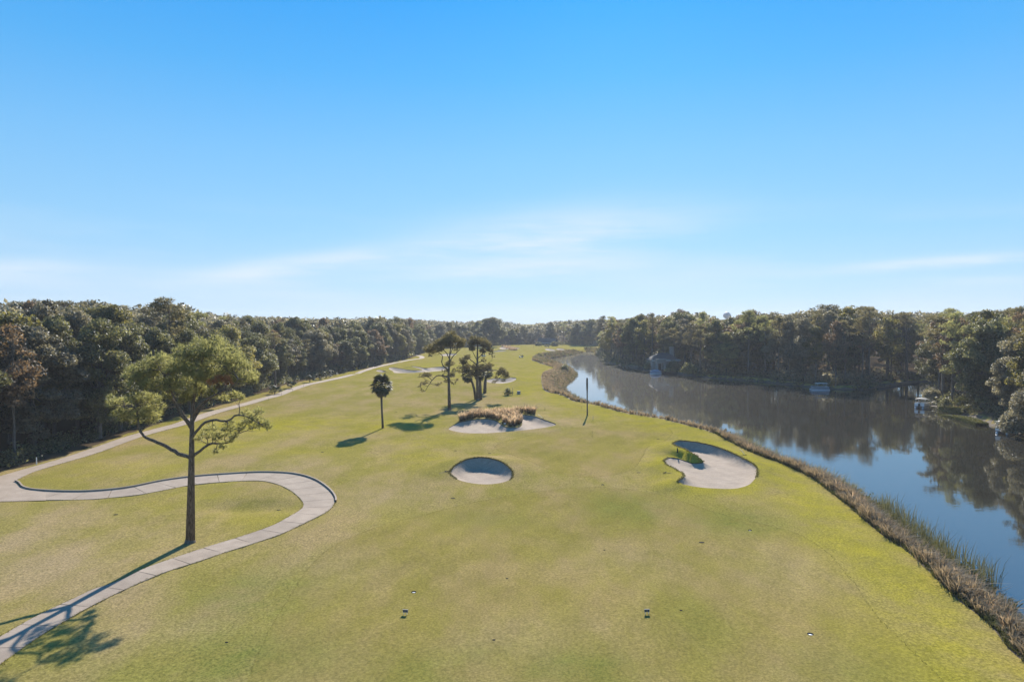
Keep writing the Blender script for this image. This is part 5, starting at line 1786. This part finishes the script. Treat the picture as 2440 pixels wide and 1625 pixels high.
#@@OBJ
# ------------------------------------------------------------------ buildings far off
def house(px, py, z, rz, w, d, h, rh, label, wall=M_OFFW, hip=True, porch=False, chimney=None, wins=()):
    p = at_z(px, py, z)
    root = empty('house', p, rz)
    mb = MB()
    t = 0.25
    mb.box((0, d / 2 - t / 2, h / 2), (w, t, h)).box((-w / 2 + t / 2, 0, h / 2), (t, d - 2 * t, h)).box((w / 2 - t / 2, 0, h / 2), (t, d - 2 * t, h))
    # front wall in piers between the openings
    xs = sorted(wins)
    x0 = -w / 2
    for (a, b, z0, z1) in xs:
        mb.box(((x0 + a) / 2, -d / 2 + t / 2, h / 2), (a - x0, t, h))
        if z0 > 0.05:
            mb.box(((a + b) / 2, -d / 2 + t / 2, z0 / 2), (b - a, t, z0))
        mb.box(((a + b) / 2, -d / 2 + t / 2, (z1 + h) / 2), (b - a, t, h - z1))
        x0 = b
    mb.box(((x0 + w / 2) / 2, -d / 2 + t / 2, h / 2), (w / 2 - x0, t, h))
    mb.build('wall', wall, root)
    for (a, b, z0, z1) in xs:
        m = MB()
        m.box(((a + b) / 2, -d / 2 + t * 0.6, z1 - 0.05), (b - a, 0.08, 0.1)).box((a + 0.05, -d / 2 + t * 0.6, (z0 + z1) / 2 - 0.05), (0.1, 0.08, z1 - z0 - 0.1)).box((b - 0.05, -d / 2 + t * 0.6, (z0 + z1) / 2 - 0.05), (0.1, 0.08, z1 - z0 - 0.1))
        f = m.build('window', M_WHITE, root)
        m = MB()
        m.box(((a + b) / 2, -d / 2 + t * 0.75, (z0 + z1) / 2), (b - a - 0.2, 0.02, z1 - z0 - 0.1))
        m.build('pane', M_GLASS, f)
    o = 0.5
    V = [[-w / 2 - o, -d / 2 - o, h], [w / 2 + o, -d / 2 - o, h], [w / 2 + o, d / 2 + o, h], [-w / 2 - o, d / 2 + o, h]]
    k = (d / 2 + o) if hip and w > d else (0.0 if not hip else w / 2 + o - 0.05)
    k = min(k, w / 2 + o - 0.05)
    V += [[-w / 2 - o + k, 0, h + rh], [w / 2 + o - k, 0, h + rh]]
    V += [[v[0], v[1], v[2] - 0.18] for v in V[:4]]
    m = MB()
    m.add(V, [[0, 1, 5, 4], [2, 3, 4, 5], [6, 7, 1, 0], [7, 8, 2, 1], [8, 9, 3, 2], [9, 6, 0, 3], [9, 8, 7, 6]], [[1, 2, 5], [3, 0, 4]])
    roof = m.build('roof', M_ROOF, root)
    m = MB()
    m.box((0, -d / 2 - o - 0.04, h - 0.13), (w + 2 * o, 0.08, 0.28))
    m.build('fascia', M_WHITE, root)
    if chimney:
        m = MB()
        m.box((chimney[0], chimney[1], h + rh * 0.5 + chimney[2] / 2), (1.6, 1.0, rh + chimney[2])).box((chimney[0], chimney[1], h + rh + chimney[2] + 0.12), (1.9, 1.3, 0.24))
        m.build('chimney', M_OFFW, roof)
    if porch:
        for x in porch['cols']:
            m = MB()
            m.box((x, -d / 2 - 1.8, porch['h'] / 2), (0.9, 0.9, porch['h'])).box((x, -d / 2 - 1.8, porch['h'] - 0.12), (1.06, 1.06, 0.2)).box((x, -d / 2 - 1.8, 0.15), (1.06, 1.06, 0.3))
            m.build('column', M_OFFW, root)
        m = MB()
        x0, x1 = min(porch['cols']) - 0.5, max(porch['cols']) + 0.5
        m.box(((x0 + x1) / 2, -d / 2 - 1.5, porch['h'] + 0.7), (x1 - x0, 2.0, 1.4)).box(((x0 + x1) / 2, -d / 2 - 1.6, porch['h'] + 1.5), (x1 - x0 + 0.6, 2.5, 0.2))
        m.build('portico', M_OFFW, root)
    tag(root, label, 'house')
    return root


house(1579, 878.5, -0.2, 0.12, 12.0, 8.0, 4.0, 3.0, 'pale stucco lagoon house with hipped roof, square columned porch and chimney', chimney=(4.6, 1.5, 2.4),
      porch=dict(cols=(-4.6, -1.2), h=2.9), wins=[(-3.7, -1.8, 0.0, 2.6), (1.2, 2.6, 0.9, 2.6), (3.8, 5.4, 0.9, 2.6)])
house(1304, 822.5, 0.0, -0.25, 16.0, 8.0, 2.2, 4.2, 'low house with a broad slate grey gabled roof behind the far green', M_WOOD, hip=False, wins=[(-6, -4, 0.6, 2.0), (-1, 1, 0.2, 2.0), (4, 6.5, 0.6, 2.0)])
for i_, (a_, b_, w_, h_, l_) in enumerate([(1283, 824, 7, 4, 'dark shrub left of the low grey roofed house'), (1322, 824.5, 8, 4.5, 'dark shrub right of the low grey roofed house'), (1303, 825.5, 6, 1.8, 'low hedge-like shrub before the grey roofed house'),
                                           (1545, 880, 4, 4.5, 'dark shrub left of the lagoon house'), (1604, 883, 5, 5.5, 'tall dark bush in front of the lagoon house windows'), (1590, 886, 3, 2.2, 'small shrub on the lagoon house bank'), (1640, 890, 6, 5, 'olive bush right of the lagoon house')]):
    bush(a_, b_, w_, h_, l_, M_LOLIVE if 'olive' in l_ else M_LDARK, per=16 if i_ < 3 else 30, size=0.4 if i_ < 3 else 0.25, z=0.0 if i_ < 3 else -0.4)
house(1806, 886, -0.2, 0.05, 9.0, 8.0, 6.6, 2.6, 'tall grey house half hidden among the trees across the lagoon', M_GREYP, wins=[(-3, -1.6, 3.6, 5.4), (-0.6, 0.6, 0.2, 2.5), (1.6, 3.0, 3.6, 5.4)])

# water tower over the trees
p = at_z(1732, 790, 0)
y_ = 1450.0
x_ = (1732 - 1220) / FPX * y_
root = empty('water_tower', (x_, y_, 0))
zc = CAM_H + (HOR - 752) * y_ / FPX
m = MB()
m.lathe((0, 0, zc), [(0.3, 7.2), (3.2, 6.6), (6.2, 4.6), (7.9, 1.6), (8.2, 0), (7.9, -1.6), (6.2, -4.4), (3.4, -6.4), (1.6, -7.4)], 20)
m.build('tank', M_STEEL, root, True)
m = MB()
m.tube([[0, 0, -1], [0, 0, zc - 12], [0, 0, zc - 6.8]], [2.4, 1.5, 1.8], 14)
m.build('pedestal', M_STEEL, root, True)
m = MB()
m.lathe((0, 0, zc), [(8.3, -0.2), (9.1, -0.2), (9.1, 0.1), (8.3, 0.1)], 20)
m.build('walkway', M_STEEL, root)
tag(root, 'round grey water tower tank showing above the far treetops', 'water tower')


# timber bulkhead, dock, low wall, lawn, hedge along the far bank
def wall_run(name, pts_px, z0, h, th, mat, label, cat, z=WATER_Z):
    P = at_z([q[0] for q in pts_px], [q[1] for q in pts_px], z)[:, :2]
    root = empty(name, (P[0][0], P[0][1], 0))
    for a, b in zip(P[:-1], P[1:]):
        d = b - a
        ln = np.linalg.norm(d)
        m = MB()
        m.box((*((a + b) / 2 - P[0]), z0 + h / 2), (ln + 0.02, th, h), math.atan2(d[1], d[0]))
        m.build('wall_panel', mat, root)
        m = MB()
        m.box((*((a + b) / 2 - P[0]), z0 + h + 0.05), (ln + 0.1, th + 0.2, 0.1), math.atan2(d[1], d[0]))
        m.build('cap', M_WOOD if mat is not M_WHITE else M_WHITE, root)
        for t in (0.02, 0.5, 0.98):
            m = MB()
            q = a + d * t - P[0]
            m.box((q[0], q[1], z0 + h / 2 - 0.1), (0.22, th + 0.25, h + 0.5), math.atan2(d[1], d[0]))
            m.build('post', mat, root)
    tag(root, label, cat)


wall_run('bulkhead', [(1490, 873), (1520, 877), (1552, 881)], -2.4, 1.6, 0.2, M_WOOD, 'timber bulkhead left of the lagoon house', 'bulkhead')
wall_run('bulkhead', [(1575, 885), (1602, 888.5), (1628, 892)], -2.4, 1.4, 0.2, M_WOOD, 'timber bulkhead right of the lagoon house', 'bulkhead')
wall_run('bulkhead', [(2092, 924.5), (2120, 921), (2150, 916), (2190, 911.5)], -2.4, 1.5, 0.2, M_WOOD, 'dark timber bulkhead at the foot of the bare bank in the cove', 'bulkhead')
wall_run('terrace_wall', [(1768, 897), (1800, 899), (1836, 900)], -0.9, 0.9, 0.25, M_WHITE, 'low white terrace wall below the grey house', 'wall')


def dock(px, py, rz, ln, label):
    p = at_z(px, py, WATER_Z + 0.55)
    root = empty('dock', p, rz)
    n = int(ln / 0.3)
    for i in range(n):
        m = MB()
        m.box((0, -ln / 2 + (i + 0.5) * ln / n, 0), (1.6, ln / n * 0.9, 0.06))
        m.build('plank', M_WOOD, root)
    for sx in (-0.7, 0.7):
        for sy in (-ln / 2 + 0.2, ln / 2 - 0.2):
            m = MB()
            m.tube([[sx, sy, -1.8], [sx, sy, 0.55]], 0.11, 8)
            m.build('piling', M_WOOD, root)
    tag(root, label, 'dock')


dock(2222, 967, 1.2, 4.5, 'small plank dock joining the hedge point beside the covered boat')
dock(1575, 884, 1.4, 6.0, 'plank dock in front of the lagoon house')

lw = at_z([1785, 1830, 1880, 1912, 1905, 1860, 1810], [903.5, 905, 911, 915, 905, 899, 897], -0.75)
lw_c = lw[:, :2]
m = MB()
V = np.c_[lw_c, height(lw_c) + 0.06]
V = np.vstack([V, [V[:, 0].mean(), V[:, 1].mean(), V[:, 2].max() + 0.05]])
n = len(lw_c)
m.add(V, None, [[i, (i + 1) % n, n] for i in range(n)])
tag(m.build('lawn', M_ROUGH), 'small sunlit lawn patch on the bank across the lagoon', 'lawn', kind='structure')


def hedge(pts, w, h, label):
    P = at_z([q[0] for q in pts], [q[1] for q in pts], -0.3)[:, :2]
    P = resample(P, 0.6)
    z = height(P)
    root = empty('hedge', (P[0][0], P[0][1], 0))
    pos, nor = [], []
    t = np.gradient(P, axis=0)
    t /= np.linalg.norm(t, axis=1)[:, None]
    nn_ = np.stack([-t[:, 1], t[:, 0]], 1)
    for p, q, zz_ in zip(P, nn_, z):
        k = 420
        u = rng.uniform(-1, 1, k)
        v = rng.uniform(0, 1, k)
        side = rng.random(k) < 0.5
        x = np.where(side, np.sign(u) * 1.0, u) * w / 2 + rng.normal(0, 0.06, k)
        zz = np.where(side, v * h, h) + rng.normal(0, 0.06, k)
        b = p + q * x[:, None] + t[0] * rng.uniform(-0.3, 0.3, k)[:, None]
        pos.append(np.c_[b - P[0], zz_ + zz])
        nn3 = np.zeros((k, 3))
        nn3[:, :2] = q * np.where(side, np.sign(u), 0)[:, None]
        nn3[:, 2] = np.where(side, 0.2, 1)
        nor.append(nn3 + unit(k) * 0.7)
    pos, nor = np.concatenate(pos), np.concatenate(nor)
    V, F, T = cards(pos, nor, 0.16, 0.09, np.clip(rng.normal(0.55, 0.2, len(pos)), 0, 1), 0.2)
    link('foliage', mesh_np('foliage', V, [F], [M_HEDGE], tint=T), root)
    m = MB()
    for i in range(0, len(P), 2):
        m2 = MB()
        m2.tube([[*(P[i] - P[0]), z[i] - 0.4], [*(P[i] - P[0]), z[i] + h * 0.8]], [0.06, 0.03], 5)
        m2.build('stem', M_OBARK, root)
    tag(root, label, 'hedge')


hedge([(2232, 972), (2262, 978), (2300, 988), (2338, 1000)], 2.4, 1.5, 'yellow-green clipped hedge along the waterside point')
hedge([(2246, 966), (2270, 970), (2300, 976)], 1.8, 1.3, 'shorter clipped hedge behind the waterside one')


# ------------------------------------------------------------------ boats
def pontoon_boat(px, py, rz, label, cover, bottom, canopy=True, ln=5.6, closed=False):
    p = at_z(px, py, WATER_Z)
    root = empty('pontoon_boat', p, rz)
    w = 2.3
    for s in (-1, 1):
        m = MB()
        xs = np.array([-0.5, -0.47, -0.3, 0.3, 0.42, 0.48, 0.5]) * ln
        m.tube([[x, s * 0.82, 0.12 + (0.18 if x > 0.45 * ln else 0)] for x in xs], [0.12, 0.3, 0.31, 0.31, 0.28, 0.15, 0.04], 10)
        m.build('pontoon', M_ALU, root, True)
    m = MB()
    m.box((0, 0, 0.50), (ln * 0.96, w, 0.10))
    m.build('deck', M_GREYP, root)
    for s in (-1, 1):
        m = MB()
        m.box((-0.02 * ln, s * (w / 2 - 0.05), 0.90), (ln * 0.86, 0.05, 0.66))
        m.build('side_panel', bottom, root)
        m = MB()
        m.tube([[-0.45 * ln, s * (w / 2 - 0.05), 1.28], [0.41 * ln, s * (w / 2 - 0.05), 1.28]], 0.025, 6)
        m.build('rail', M_ALU, root)
    for x in (-0.45 * ln, 0.41 * ln):
        m = MB()
        m.box((x, 0, 0.90), (0.05, w - 0.14, 0.66))
        m.build('end_panel', bottom, root)
    m = MB()
    m.box((-0.33 * ln, 0, 0.80), (0.7, w - 0.4, 0.48)).box((-0.33 * ln - 0.28, 0, 1.12), (0.16, w - 0.4, 0.44))
    m.build('bench_seat', M_WHITE, root)
    m = MB()
    m.box((0.02, 0.55, 1.0), (0.5, 0.6, 0.85), taper=0.75)
    m.build('console', M_OFFW, root)
    m = MB()
    m.box((-0.5 * ln - 0.12, 0, 0.95), (0.42, 0.36, 0.5), taper=0.8).box((-0.5 * ln - 0.12, 0, 0.35), (0.16, 0.14, 0.8))
    m.build('outboard_motor', M_DARK, root)
    if canopy:
        for x in (-0.30 * ln, 0.18 * ln):
            for s in (-1, 1):
                m = MB()
                m.tube([[x, s * (w / 2 - 0.08), 1.2], [x * 0.9, s * (w / 2 - 0.12), 2.2]], 0.025, 6)
                m.build('canopy_post', M_ALU, root)
        m = MB()
        nx, ny = 8, 7
        V = []
        for k, dz in ((0, 0.05), (1, 0.0)):
            for i in range(nx):
                for j in range(ny):
                    u, v = i / (nx - 1) * 2 - 1, j / (ny - 1) * 2 - 1
                    V.append([(-0.06 + u * 0.32) * ln, v * (w / 2 + 0.05), 2.2 + 0.22 * (1 - v * v) * (1 - 0.25 * u * u) + 0.03 * math.cos(i * 3.1) - 0.05 * u * u + dz])
        Q = []
        for i in range(nx - 1):
            for j in range(ny - 1):
                a = i * ny + j
                Q += [[a, a + ny, a + ny + 1, a + 1], [nx * ny + a, nx * ny + a + 1, nx * ny + a + ny + 1, nx * ny + a + ny]]
        m.add(V, Q)
        m.build('canopy', cover, root, True)
    if closed:
        m = MB()
        V, Q = [], []
        nx, ny = 10, 9
        for i in range(nx):
            for j in range(ny):
                u, v = i / (nx - 1) * 2 - 1, j / (ny - 1) * 2 - 1
                V.append([u * 0.46 * ln, v * (w / 2 + 0.06), 0.85 + (0.85 + 0.12 * math.sin(i * 2.2)) * max(0, 1 - abs(v) ** 3) * max(0.2, 1 - abs(u) ** 4)])
        for i in range(nx - 1):
            for j in range(ny - 1):
                a = i * ny + j
                Q.append([a, a + ny, a + ny + 1, a + 1])
        m.add(V, Q)
        m.build('cover', cover, root, True)
    tag(root, label, 'boat', 'pontoon boats moored along the lagoon')


pontoon_boat(1562, 890.5, 0.1, 'pontoon boat under a blue grey cover moored at the lagoon house', M_BLUE, M_BLUE, canopy=False, ln=5.0, closed=True)
pontoon_boat(1953, 930, 3.05, 'grey pontoon boat with a long tan canopy moored on the far bank', M_TAN, M_GREYP, ln=5.8)
pontoon_boat(2197, 971, 0.75, 'pale grey pontoon boat with domed canopy at the hedge point', M_GREYP, M_ALU, ln=4.6)
pontoon_boat(2396, 1031, 0.7, 'white pontoon boat with white canopy half under the right hand bush', M_WHITE, M_WHITE, ln=4.8)


# ------------------------------------------------------------------ people and golf carts
def person(loc, rz, pose, shirt, label):
    """one skinned body; the clothes are colour zones of the same surface with a cap on top"""
    J = {'pelvis': (0, 0, .95), 'chest': (0, 0, 1.30), 'neck': (0, 0, 1.48), 'head': (0, .02, 1.63), 'top': (0, .02, 1.74),
         'sl': (-.19, 0, 1.42), 'el': (-.27, .03, 1.14), 'hl': (-.25, .16, .92), 'sr': (.19, 0, 1.42), 'er': (.27, .03, 1.14), 'hr': (.25, .16, .92),
         'kl': (-.11, .02, .50), 'al': (-.12, 0, .08), 'tl': (-.12, .16, .04), 'kr': (.11, .02, .50), 'ar': (.12, 0, .08), 'tr': (.12, .16, .04)}
    if pose == 'sit':
        for k in ('pelvis', 'chest', 'neck', 'head', 'top', 'sl', 'el', 'hl', 'sr', 'er', 'hr'):
            x, y, z = J[k]
            J[k] = (x, y, z - .35)
        J.update({'kl': (-.12, .45, .62), 'al': (-.12, .55, .18), 'tl': (-.12, .70, .14), 'kr': (.12, .45, .62), 'ar': (.12, .55, .18), 'tr': (.12, .70, .14), 'hl': (-.14, .38, .80), 'hr': (.14, .38, .80)})
    E = [('pelvis', 'chest'), ('chest', 'neck'), ('neck', 'head'), ('head', 'top'), ('chest', 'sl'), ('sl', 'el'), ('el', 'hl'), ('chest', 'sr'), ('sr', 'er'), ('er', 'hr'),
         ('pelvis', 'kl'), ('kl', 'al'), ('al', 'tl'), ('pelvis', 'kr'), ('kr', 'ar'), ('ar', 'tr')]
    rad = {'pelvis': .15, 'chest': .16, 'neck': .06, 'head': .10, 'top': .07, 'sl': .065, 'el': .05, 'hl': .035, 'sr': .065, 'er': .05, 'hr': .035, 'kl': .075, 'al': .05, 'tl': .04, 'kr': .075, 'ar': .05, 'tr': .04}
    names = list(J)
    me = bpy.data.meshes.new('body')
    me.from_pydata([J[n] for n in names], [(names.index(a), names.index(b)) for a, b in E], [])
    me.materials.append(shirt)
    root = empty('person', loc, rz)
    o = link('body', me, root)
    sk = o.modifiers.new('skin', 'SKIN')
    for i, n in enumerate(names):
        me.skin_vertices[0].data[i].radius = (rad[n], rad[n] * (0.8 if n in ('pelvis', 'chest') else 1))
    me.skin_vertices[0].data[0].use_root = True
    ss = o.modifiers.new('subsurf', 'SUBSURF')
    ss.levels = ss.render_levels = 1
    hx, hy, hz = J['head']
    m = MB()
    m.lathe((hx, hy, hz), [(0.02, -.115), (.075, -.09), (.102, -.02), (.104, .04), (.085, .10)], 12)
    m.build('face', M_SKIN, root, True)
    m = MB()
    m.lathe((hx, hy, hz), [(.112, .03), (.112, .07), (.085, .125), (.02, .145)], 12).box((hx, hy + .15, hz + .045), (.15, .12, .02))
    m.build('cap', M_WHITE, root, True)
    tag(root, label, 'person')
    return root


def golf_cart(px, py, rz, label):
    g = gpt(px, py)
    root = empty('golf_cart', g, rz)
    for sx in (-.82, .82):
        for sy in (-.45, .45):
            m = MB()
            m.tube([[sx, sy - .09, .23], [sx, sy + .09, .23]], .23, 12)
            m.build('wheel', M_DARK, root)
    m = MB()
    m.box((0, 0, .33), (2.3, .95, .14)).box((.92, 0, .62), (.5, 1.1, .46), taper=.75).box((-.55, 0, .58), (.9, 1.1, .36), taper=.9)
    m.build('body', M_WHITE, root)
    m = MB()
    m.box((-.35, 0, .84), (.55, 1.02, .14)).box((-.64, 0, 1.12), (.12, 1.02, .46))
    m.build('seat', M_OFFW, root)
    m = MB()
    m.box((-1.0, 0, .92), (.36, .85, .5), taper=.9)
    m.build('bag_rack', M_DARK, root)
    for sx, tx in ((.72, .55), (-.78, -.72)):
        for sy in (-.48, .48):
            m = MB()
            m.tube([[sx, sy, .75], [tx, sy * .95, 1.86]], .025, 6)
            m.build('roof_post', M_DARK, root)
    m = MB()
    m.box((-.1, 0, 1.89), (1.75, 1.15, .07), taper=.93)
    m.build('roof', M_OFFW, root)
    m = MB()
    m.box((.66, 0, 1.30), (.02, .9, .95), tilt=0.0)
    m.build('windscreen', M_GLASS, root)
    m = MB()
    m.tube([[.45, .25, .75], [.22, .25, .98]], .02, 6)
    m.build('steering_column', M_DARK, root)
    tag(root, label, 'golf cart', 'golf carts out on the fairway')
    return g


g = golf_cart(1242, 852, 3.0, 'white roofed golf cart driving left on the open fairway')
person((g.x + .38, g.y + .27, g.z + .26), 1.43, 'sit', M_CLOTHD, 'dark-clothed driver sitting in the golf cart on the open fairway')
person((g.x + .38, g.y - .25, g.z + .26), 1.43, 'sit', M_CLOTHD, 'passenger in dark clothes and cap beside the cart driver')
g = golf_cart(1152, 850, 0.6, 'dark looking golf cart half hidden behind the right-hand pine')
person((g.x - .35, g.y - .2, g.z + .26), -0.97, 'sit', M_CLOTHD, 'dark-clothed golfer in the cart behind the pines')
for px, sh, lb in ((1302.5, M_CLOTHR, 'golfer in pale red standing on the far green, left of two'), (1307.3, M_CLOTHD, 'golfer in dark clothes standing on the far green, right of two')):
    person(gpt(px, 828.3), 2.6, 'stand', sh, lb)


# ------------------------------------------------------------------ flags, stakes, signs, cups, rakes, small things
def pole_thing(name, px, py, h, r, mat, label, cat, flag=None, group=None, cup=True, lean=0.0):
    g = gpt(px, py)
    root = empty(name, g)
    m = MB()
    m.tube([[0, 0, -0.1], [lean * h, 0, h]], [r, r * 0.8], 8)
    m.build('pole', mat, root)
    if flag:
        m = MB()
        V, Q = [], []
        for i in range(6):
            x = i / 5 * flag[0]
            y = 0.05 * math.sin(i * 1.3)
            V += [[x, y, h - flag[1]], [x, y, h - 0.02], [x, y + 0.012, h - flag[1]], [x, y + 0.012, h - 0.02]]
        for i in range(5):
            a = i * 4
            Q += [[a, a + 4, a + 5, a + 1], [a + 2, a + 3, a + 7, a + 6]]
        m.add(V, Q)
        m.build('flag', flag[2], root)
    if cup:
        m = MB()
        m.lathe((0, 0, 0), [(r * 3.2, -0.05), (r * 3.0, 0.02), (r * 1.2, 0.10)], 8)
        m.build('base', M_DARK, root)
    tag(root, label, cat, group)


pole_thing('pin_flag', 1411, 1041, 1.05, 0.016, M_DARK, 'thin dark practice pin in the middle of the green', 'pin')
pole_thing('pin_flag', 1413, 1001, 0.9, 0.035, M_BLUE, 'short blue grey pin right of the dead palm trunk', 'pin', cup=False)
pole_thing('flagstick', 1271.5, 828.5, 3.2, 0.06, M_DARK, 'distant flagstick on the far green', 'flagstick', (0.9, 0.6, M_CLOTHR))
STK = [(1249, 968, .9, 'leftmost thin stake on the rise behind the ornamental grass'), (1254.5, 969, .45, 'short stake just right of the leftmost one behind the grass'), (1298.5, 978, .8, 'lone thin stake midway between ornamental grass and dead palm trunk'),
       (1386.5, 974, .6, 'short dark stake close left of the dead palm trunk')]
for a, b, h, lb in STK:
    pole_thing('stake', a, b, h, 0.035, M_WOOD, lb, 'stake', group='stakes round the green', cup=False)
for i, (a, b) in enumerate([(671, 942), (697, 933), (723, 922), (640, 955)]):
    pole_thing('path_stake', a, b, 0.8, 0.03, M_WOOD, ['second nearest', 'second farthest', 'farthest', 'nearest'][i] + ' thin stake on the verge of the left cart path', 'stake', group='stakes along the cart path', cup=False)
pole_thing('marker_post', 87, 1106, 1.0, 0.075, M_WHITE, 'short white marker post in the shade by the left path', 'post', cup=False)
pole_thing('stake', 57, 1101, 1.2, 0.03, M_WOOD, 'thin grey stake left of the white marker post', 'stake', cup=False)
pole_thing('marker_post', 1221.5, 941, 2.0, 0.06, M_WOOD, 'slim post against the round clipped bush', 'post', cup=False)
pole_thing('marker_post', 1614.3, 1077, 0.62, 0.10, M_DARK, 'stubby dark post on the upper tongue of the kidney bunker', 'post', cup=False)

# small utility box right of the bush
g = gpt(1236, 938.5)
root = empty('utility_box', g, 0.2)
m = MB()
m.box((0, 0, .38), (0.85, .7, .76))
m.build('cabinet', M_GREYP, root)
m = MB()
m.box((0, 0, .80), (0.98, .82, .09), taper=.9)
m.build('lid', M_OFFW, root)
m = MB()
m.box((0, 0, .02), (1.0, .85, .08))
m.build('plinth', M_CONC, root)
tag(root, 'small boxy utility cabinet with pale lid right of the round bush', 'box')


def tee_sign(px, py, rz, label):
    g = gpt(px, py)
    root = empty('tee_sign', g, rz)
    w, h, z = 0.36, 0.20, 0.15
    fr = MB()
    th = 0.04
    fr.box((0, 0, z + h - th / 2), (w + 0.03, 0.07, th)).box((0, 0, z + th / 2), (w, 0.05, th)).box((-w / 2 + th / 2, 0, z + h / 2), (th, 0.05, h - 2 * th)).box((w / 2 - th / 2, 0, z + h / 2), (th, 0.05, h - 2 * th))
    fr.build('frame', M_OFFW, root)
    m = MB()
    m.box((0, 0.004, z + h / 2), (w - 2 * th, 0.02, h - 2 * th))
    pn = m.build('panel', M_DARK, root)
    m = MB()
    m.box((0.0, -0.0085, z + h / 2 - 0.004), (w * 0.5, 0.004, h * 0.24))
    m.build('plate', M_GREYP, pn)
    for s in (-1, 1):
        m = MB()
        m.box((s * (w / 2 - 0.07), 0, z / 2 - 0.04), (0.03, 0.03, z + 0.08))
        m.build('leg', M_WHITE, root)
    tag(root, label, 'sign', 'small framed signs on the near turf')


tee_sign(966, 1463.5, -0.12, 'left-hand small framed sign on two legs, near a large cup')
tee_sign(1541.5, 1462.5, 0.05, 'right-hand small white framed sign standing alone on the turf')

CUPL = ['large golf cup with pale liner just above the left-hand sign', 'large golf cup nearest the right bank at the lower right', 'large golf cup on greener turf below the kidney bunker', 'large golf cup between the round and kidney bunkers']
for c, lb in zip(CUPS, CUPL):
    root = empty('golf_cup', c)
    m = MB()
    seg = 20
    a = np.arange(seg) * 2 * math.pi / seg
    ring = np.stack([np.cos(a), np.sin(a)], 1)
    V = np.vstack([np.c_[ring * (CUP_R + 0.004), np.full(seg, 0.012)], np.c_[ring * (CUP_R - 0.018), np.full(seg, 0.012)], np.c_[ring * (CUP_R - 0.022), np.full(seg, -0.13)], np.c_[ring * (CUP_R + 0.004), np.full(seg, -0.10)]])
    i = np.arange(seg)
    j = (i + 1) % seg
    Q = np.concatenate([np.stack([i, j, seg + j, seg + i], 1), np.stack([seg + i, seg + j, 2 * seg + j, 2 * seg + i], 1), np.stack([3 * seg + i, 3 * seg + j, j, i], 1)])
    m.add(V, Q)
    m.build('liner', M_DARK, root)
    m = MB()
    m.lathe((0, 0, 0), [(CUP_R - 0.024, -0.10), (CUP_R - 0.024, -0.05), (0.02, -0.035)], 16)
    m.build('cup_floor', M_WHITE, root)
    tag(root, lb, 'golf cup', 'large cups cut in the turf')


def rake(px, py, rz, label, stand=False):
    g = gpt(px, py)
    root = empty('bunker_rake', g + Vector((0, 0, 0.05)), rz)
    m = MB()
    if stand:
        m.tube([[0, 0, 0.05], [-0.12, 0.5, 0.55], [-0.22, 0.95, 0.75]], 0.025, 6)
    else:
        m.tube([[0, 0, 0.06], [0, 0.9, 0.05], [0, 1.75, 0.04]], 0.022, 6)
    m.build('handle', M_WHITE if stand else M_WOOD, root)
    m = MB()
    m.box((0, 0, 0.05), (0.75, 0.07, 0.06))
    m.build('head', M_DARK, root)
    for k in range(9):
        m = MB()
        m.tube([[-0.34 + k * 0.085, 0, 0.05], [-0.34 + k * 0.085, -0.03, -0.07]], [0.012, 0.008], 5)
        m.build('tine', M_DARK, root)
    tag(root, label, 'rake', 'bunker rakes')


rake(1065, 1124, 2.6, 'dark headed rake lying left of the round pot bunker')
rake(1774, 1085, 0.2, 'white handled rake lying on the far lip of the kidney bunker', True)
rake(1584, 1127, -2.3, 'rake lying on the lower tongue of the kidney bunker')
rake(1293, 998, 0.9, 'pale rake lying on the right lip of the long bunker', True)

# white sign plate by the ornamental grass
g = gpt(1203, 1012.5)
root = empty('grass_sign', g)
m = MB()
m.box((0, 0, 0.30), (0.42, 0.04, 0.22))
m.build('plate', M_WHITE, root)
m = MB()
m.box((0, 0.03, 0.1), (0.05, 0.03, 0.4))
m.build('stake', M_WOOD, root)
tag(root, 'little white plate at the foot of the ornamental grass', 'sign')

# small dark marks in the turf, built as flat discs
TURF_MARKS = [(1079, 1187, 'below left of the round pot bunker'), (1522, 1126, 'left of the kidney bunker inlet'), (276, 1226, 'on the turf left of the lone pine'), (540, 1530, 'on the lower left turf right of the path'), (1085, 1074, 'left of two above the round bunker'),
       (1167, 1080, 'right of two above the round bunker'), (768, 1077, 'left of the palm shadow'), (944, 982, 'right of the single palm trunk'), (1568, 1046, 'above the kidney bunker inlet'), (1672, 1292, 'on greener turf right of centre'), (1208, 1378, 'in the centre of the near turf'),
       (1177, 1524, 'near the bottom centre'), (665, 1215, 'in the swale inside the path loop'), (1440, 1310, 'right of the centre line on the near turf'), (1623, 1454, 'right of the right-hand sign')]
for i, (a, b, w) in enumerate(TURF_MARKS):
    g = gpt(a, b)
    big = 0.22 if b < 1300 else 0.09
    m = MB()
    m.lathe((0, 0, 0), [(big, -0.03), (big, 0.015), (big * 0.8, 0.03)], 10)
    o = m.build('turf_disc', M_DARK, None, False, g)
    o.scale = (1.2, 0.8, 1)
    tag(o, 'flat dark disc ' + w, 'sprinkler head', 'dark discs in the turf')

#@@HAZE
# ------------------------------------------------------------------ haze
m = MB()
m.box((50, 900, 22.5), (3600, 2300, 56))
hz, nt, out = new_mat('haze')
vol = nd(nt, 'ShaderNodeVolumePrincipled', {'Color': (0.90, 0.94, 1.0, 1), 'Density': 0.00018, 'Anisotropy': 0.1})
nt.links.new(vol.outputs[0], out.inputs['Volume'])
tag(m.build('haze', hz), 'thin pale haze over the course and the woods', 'haze', kind='stuff')
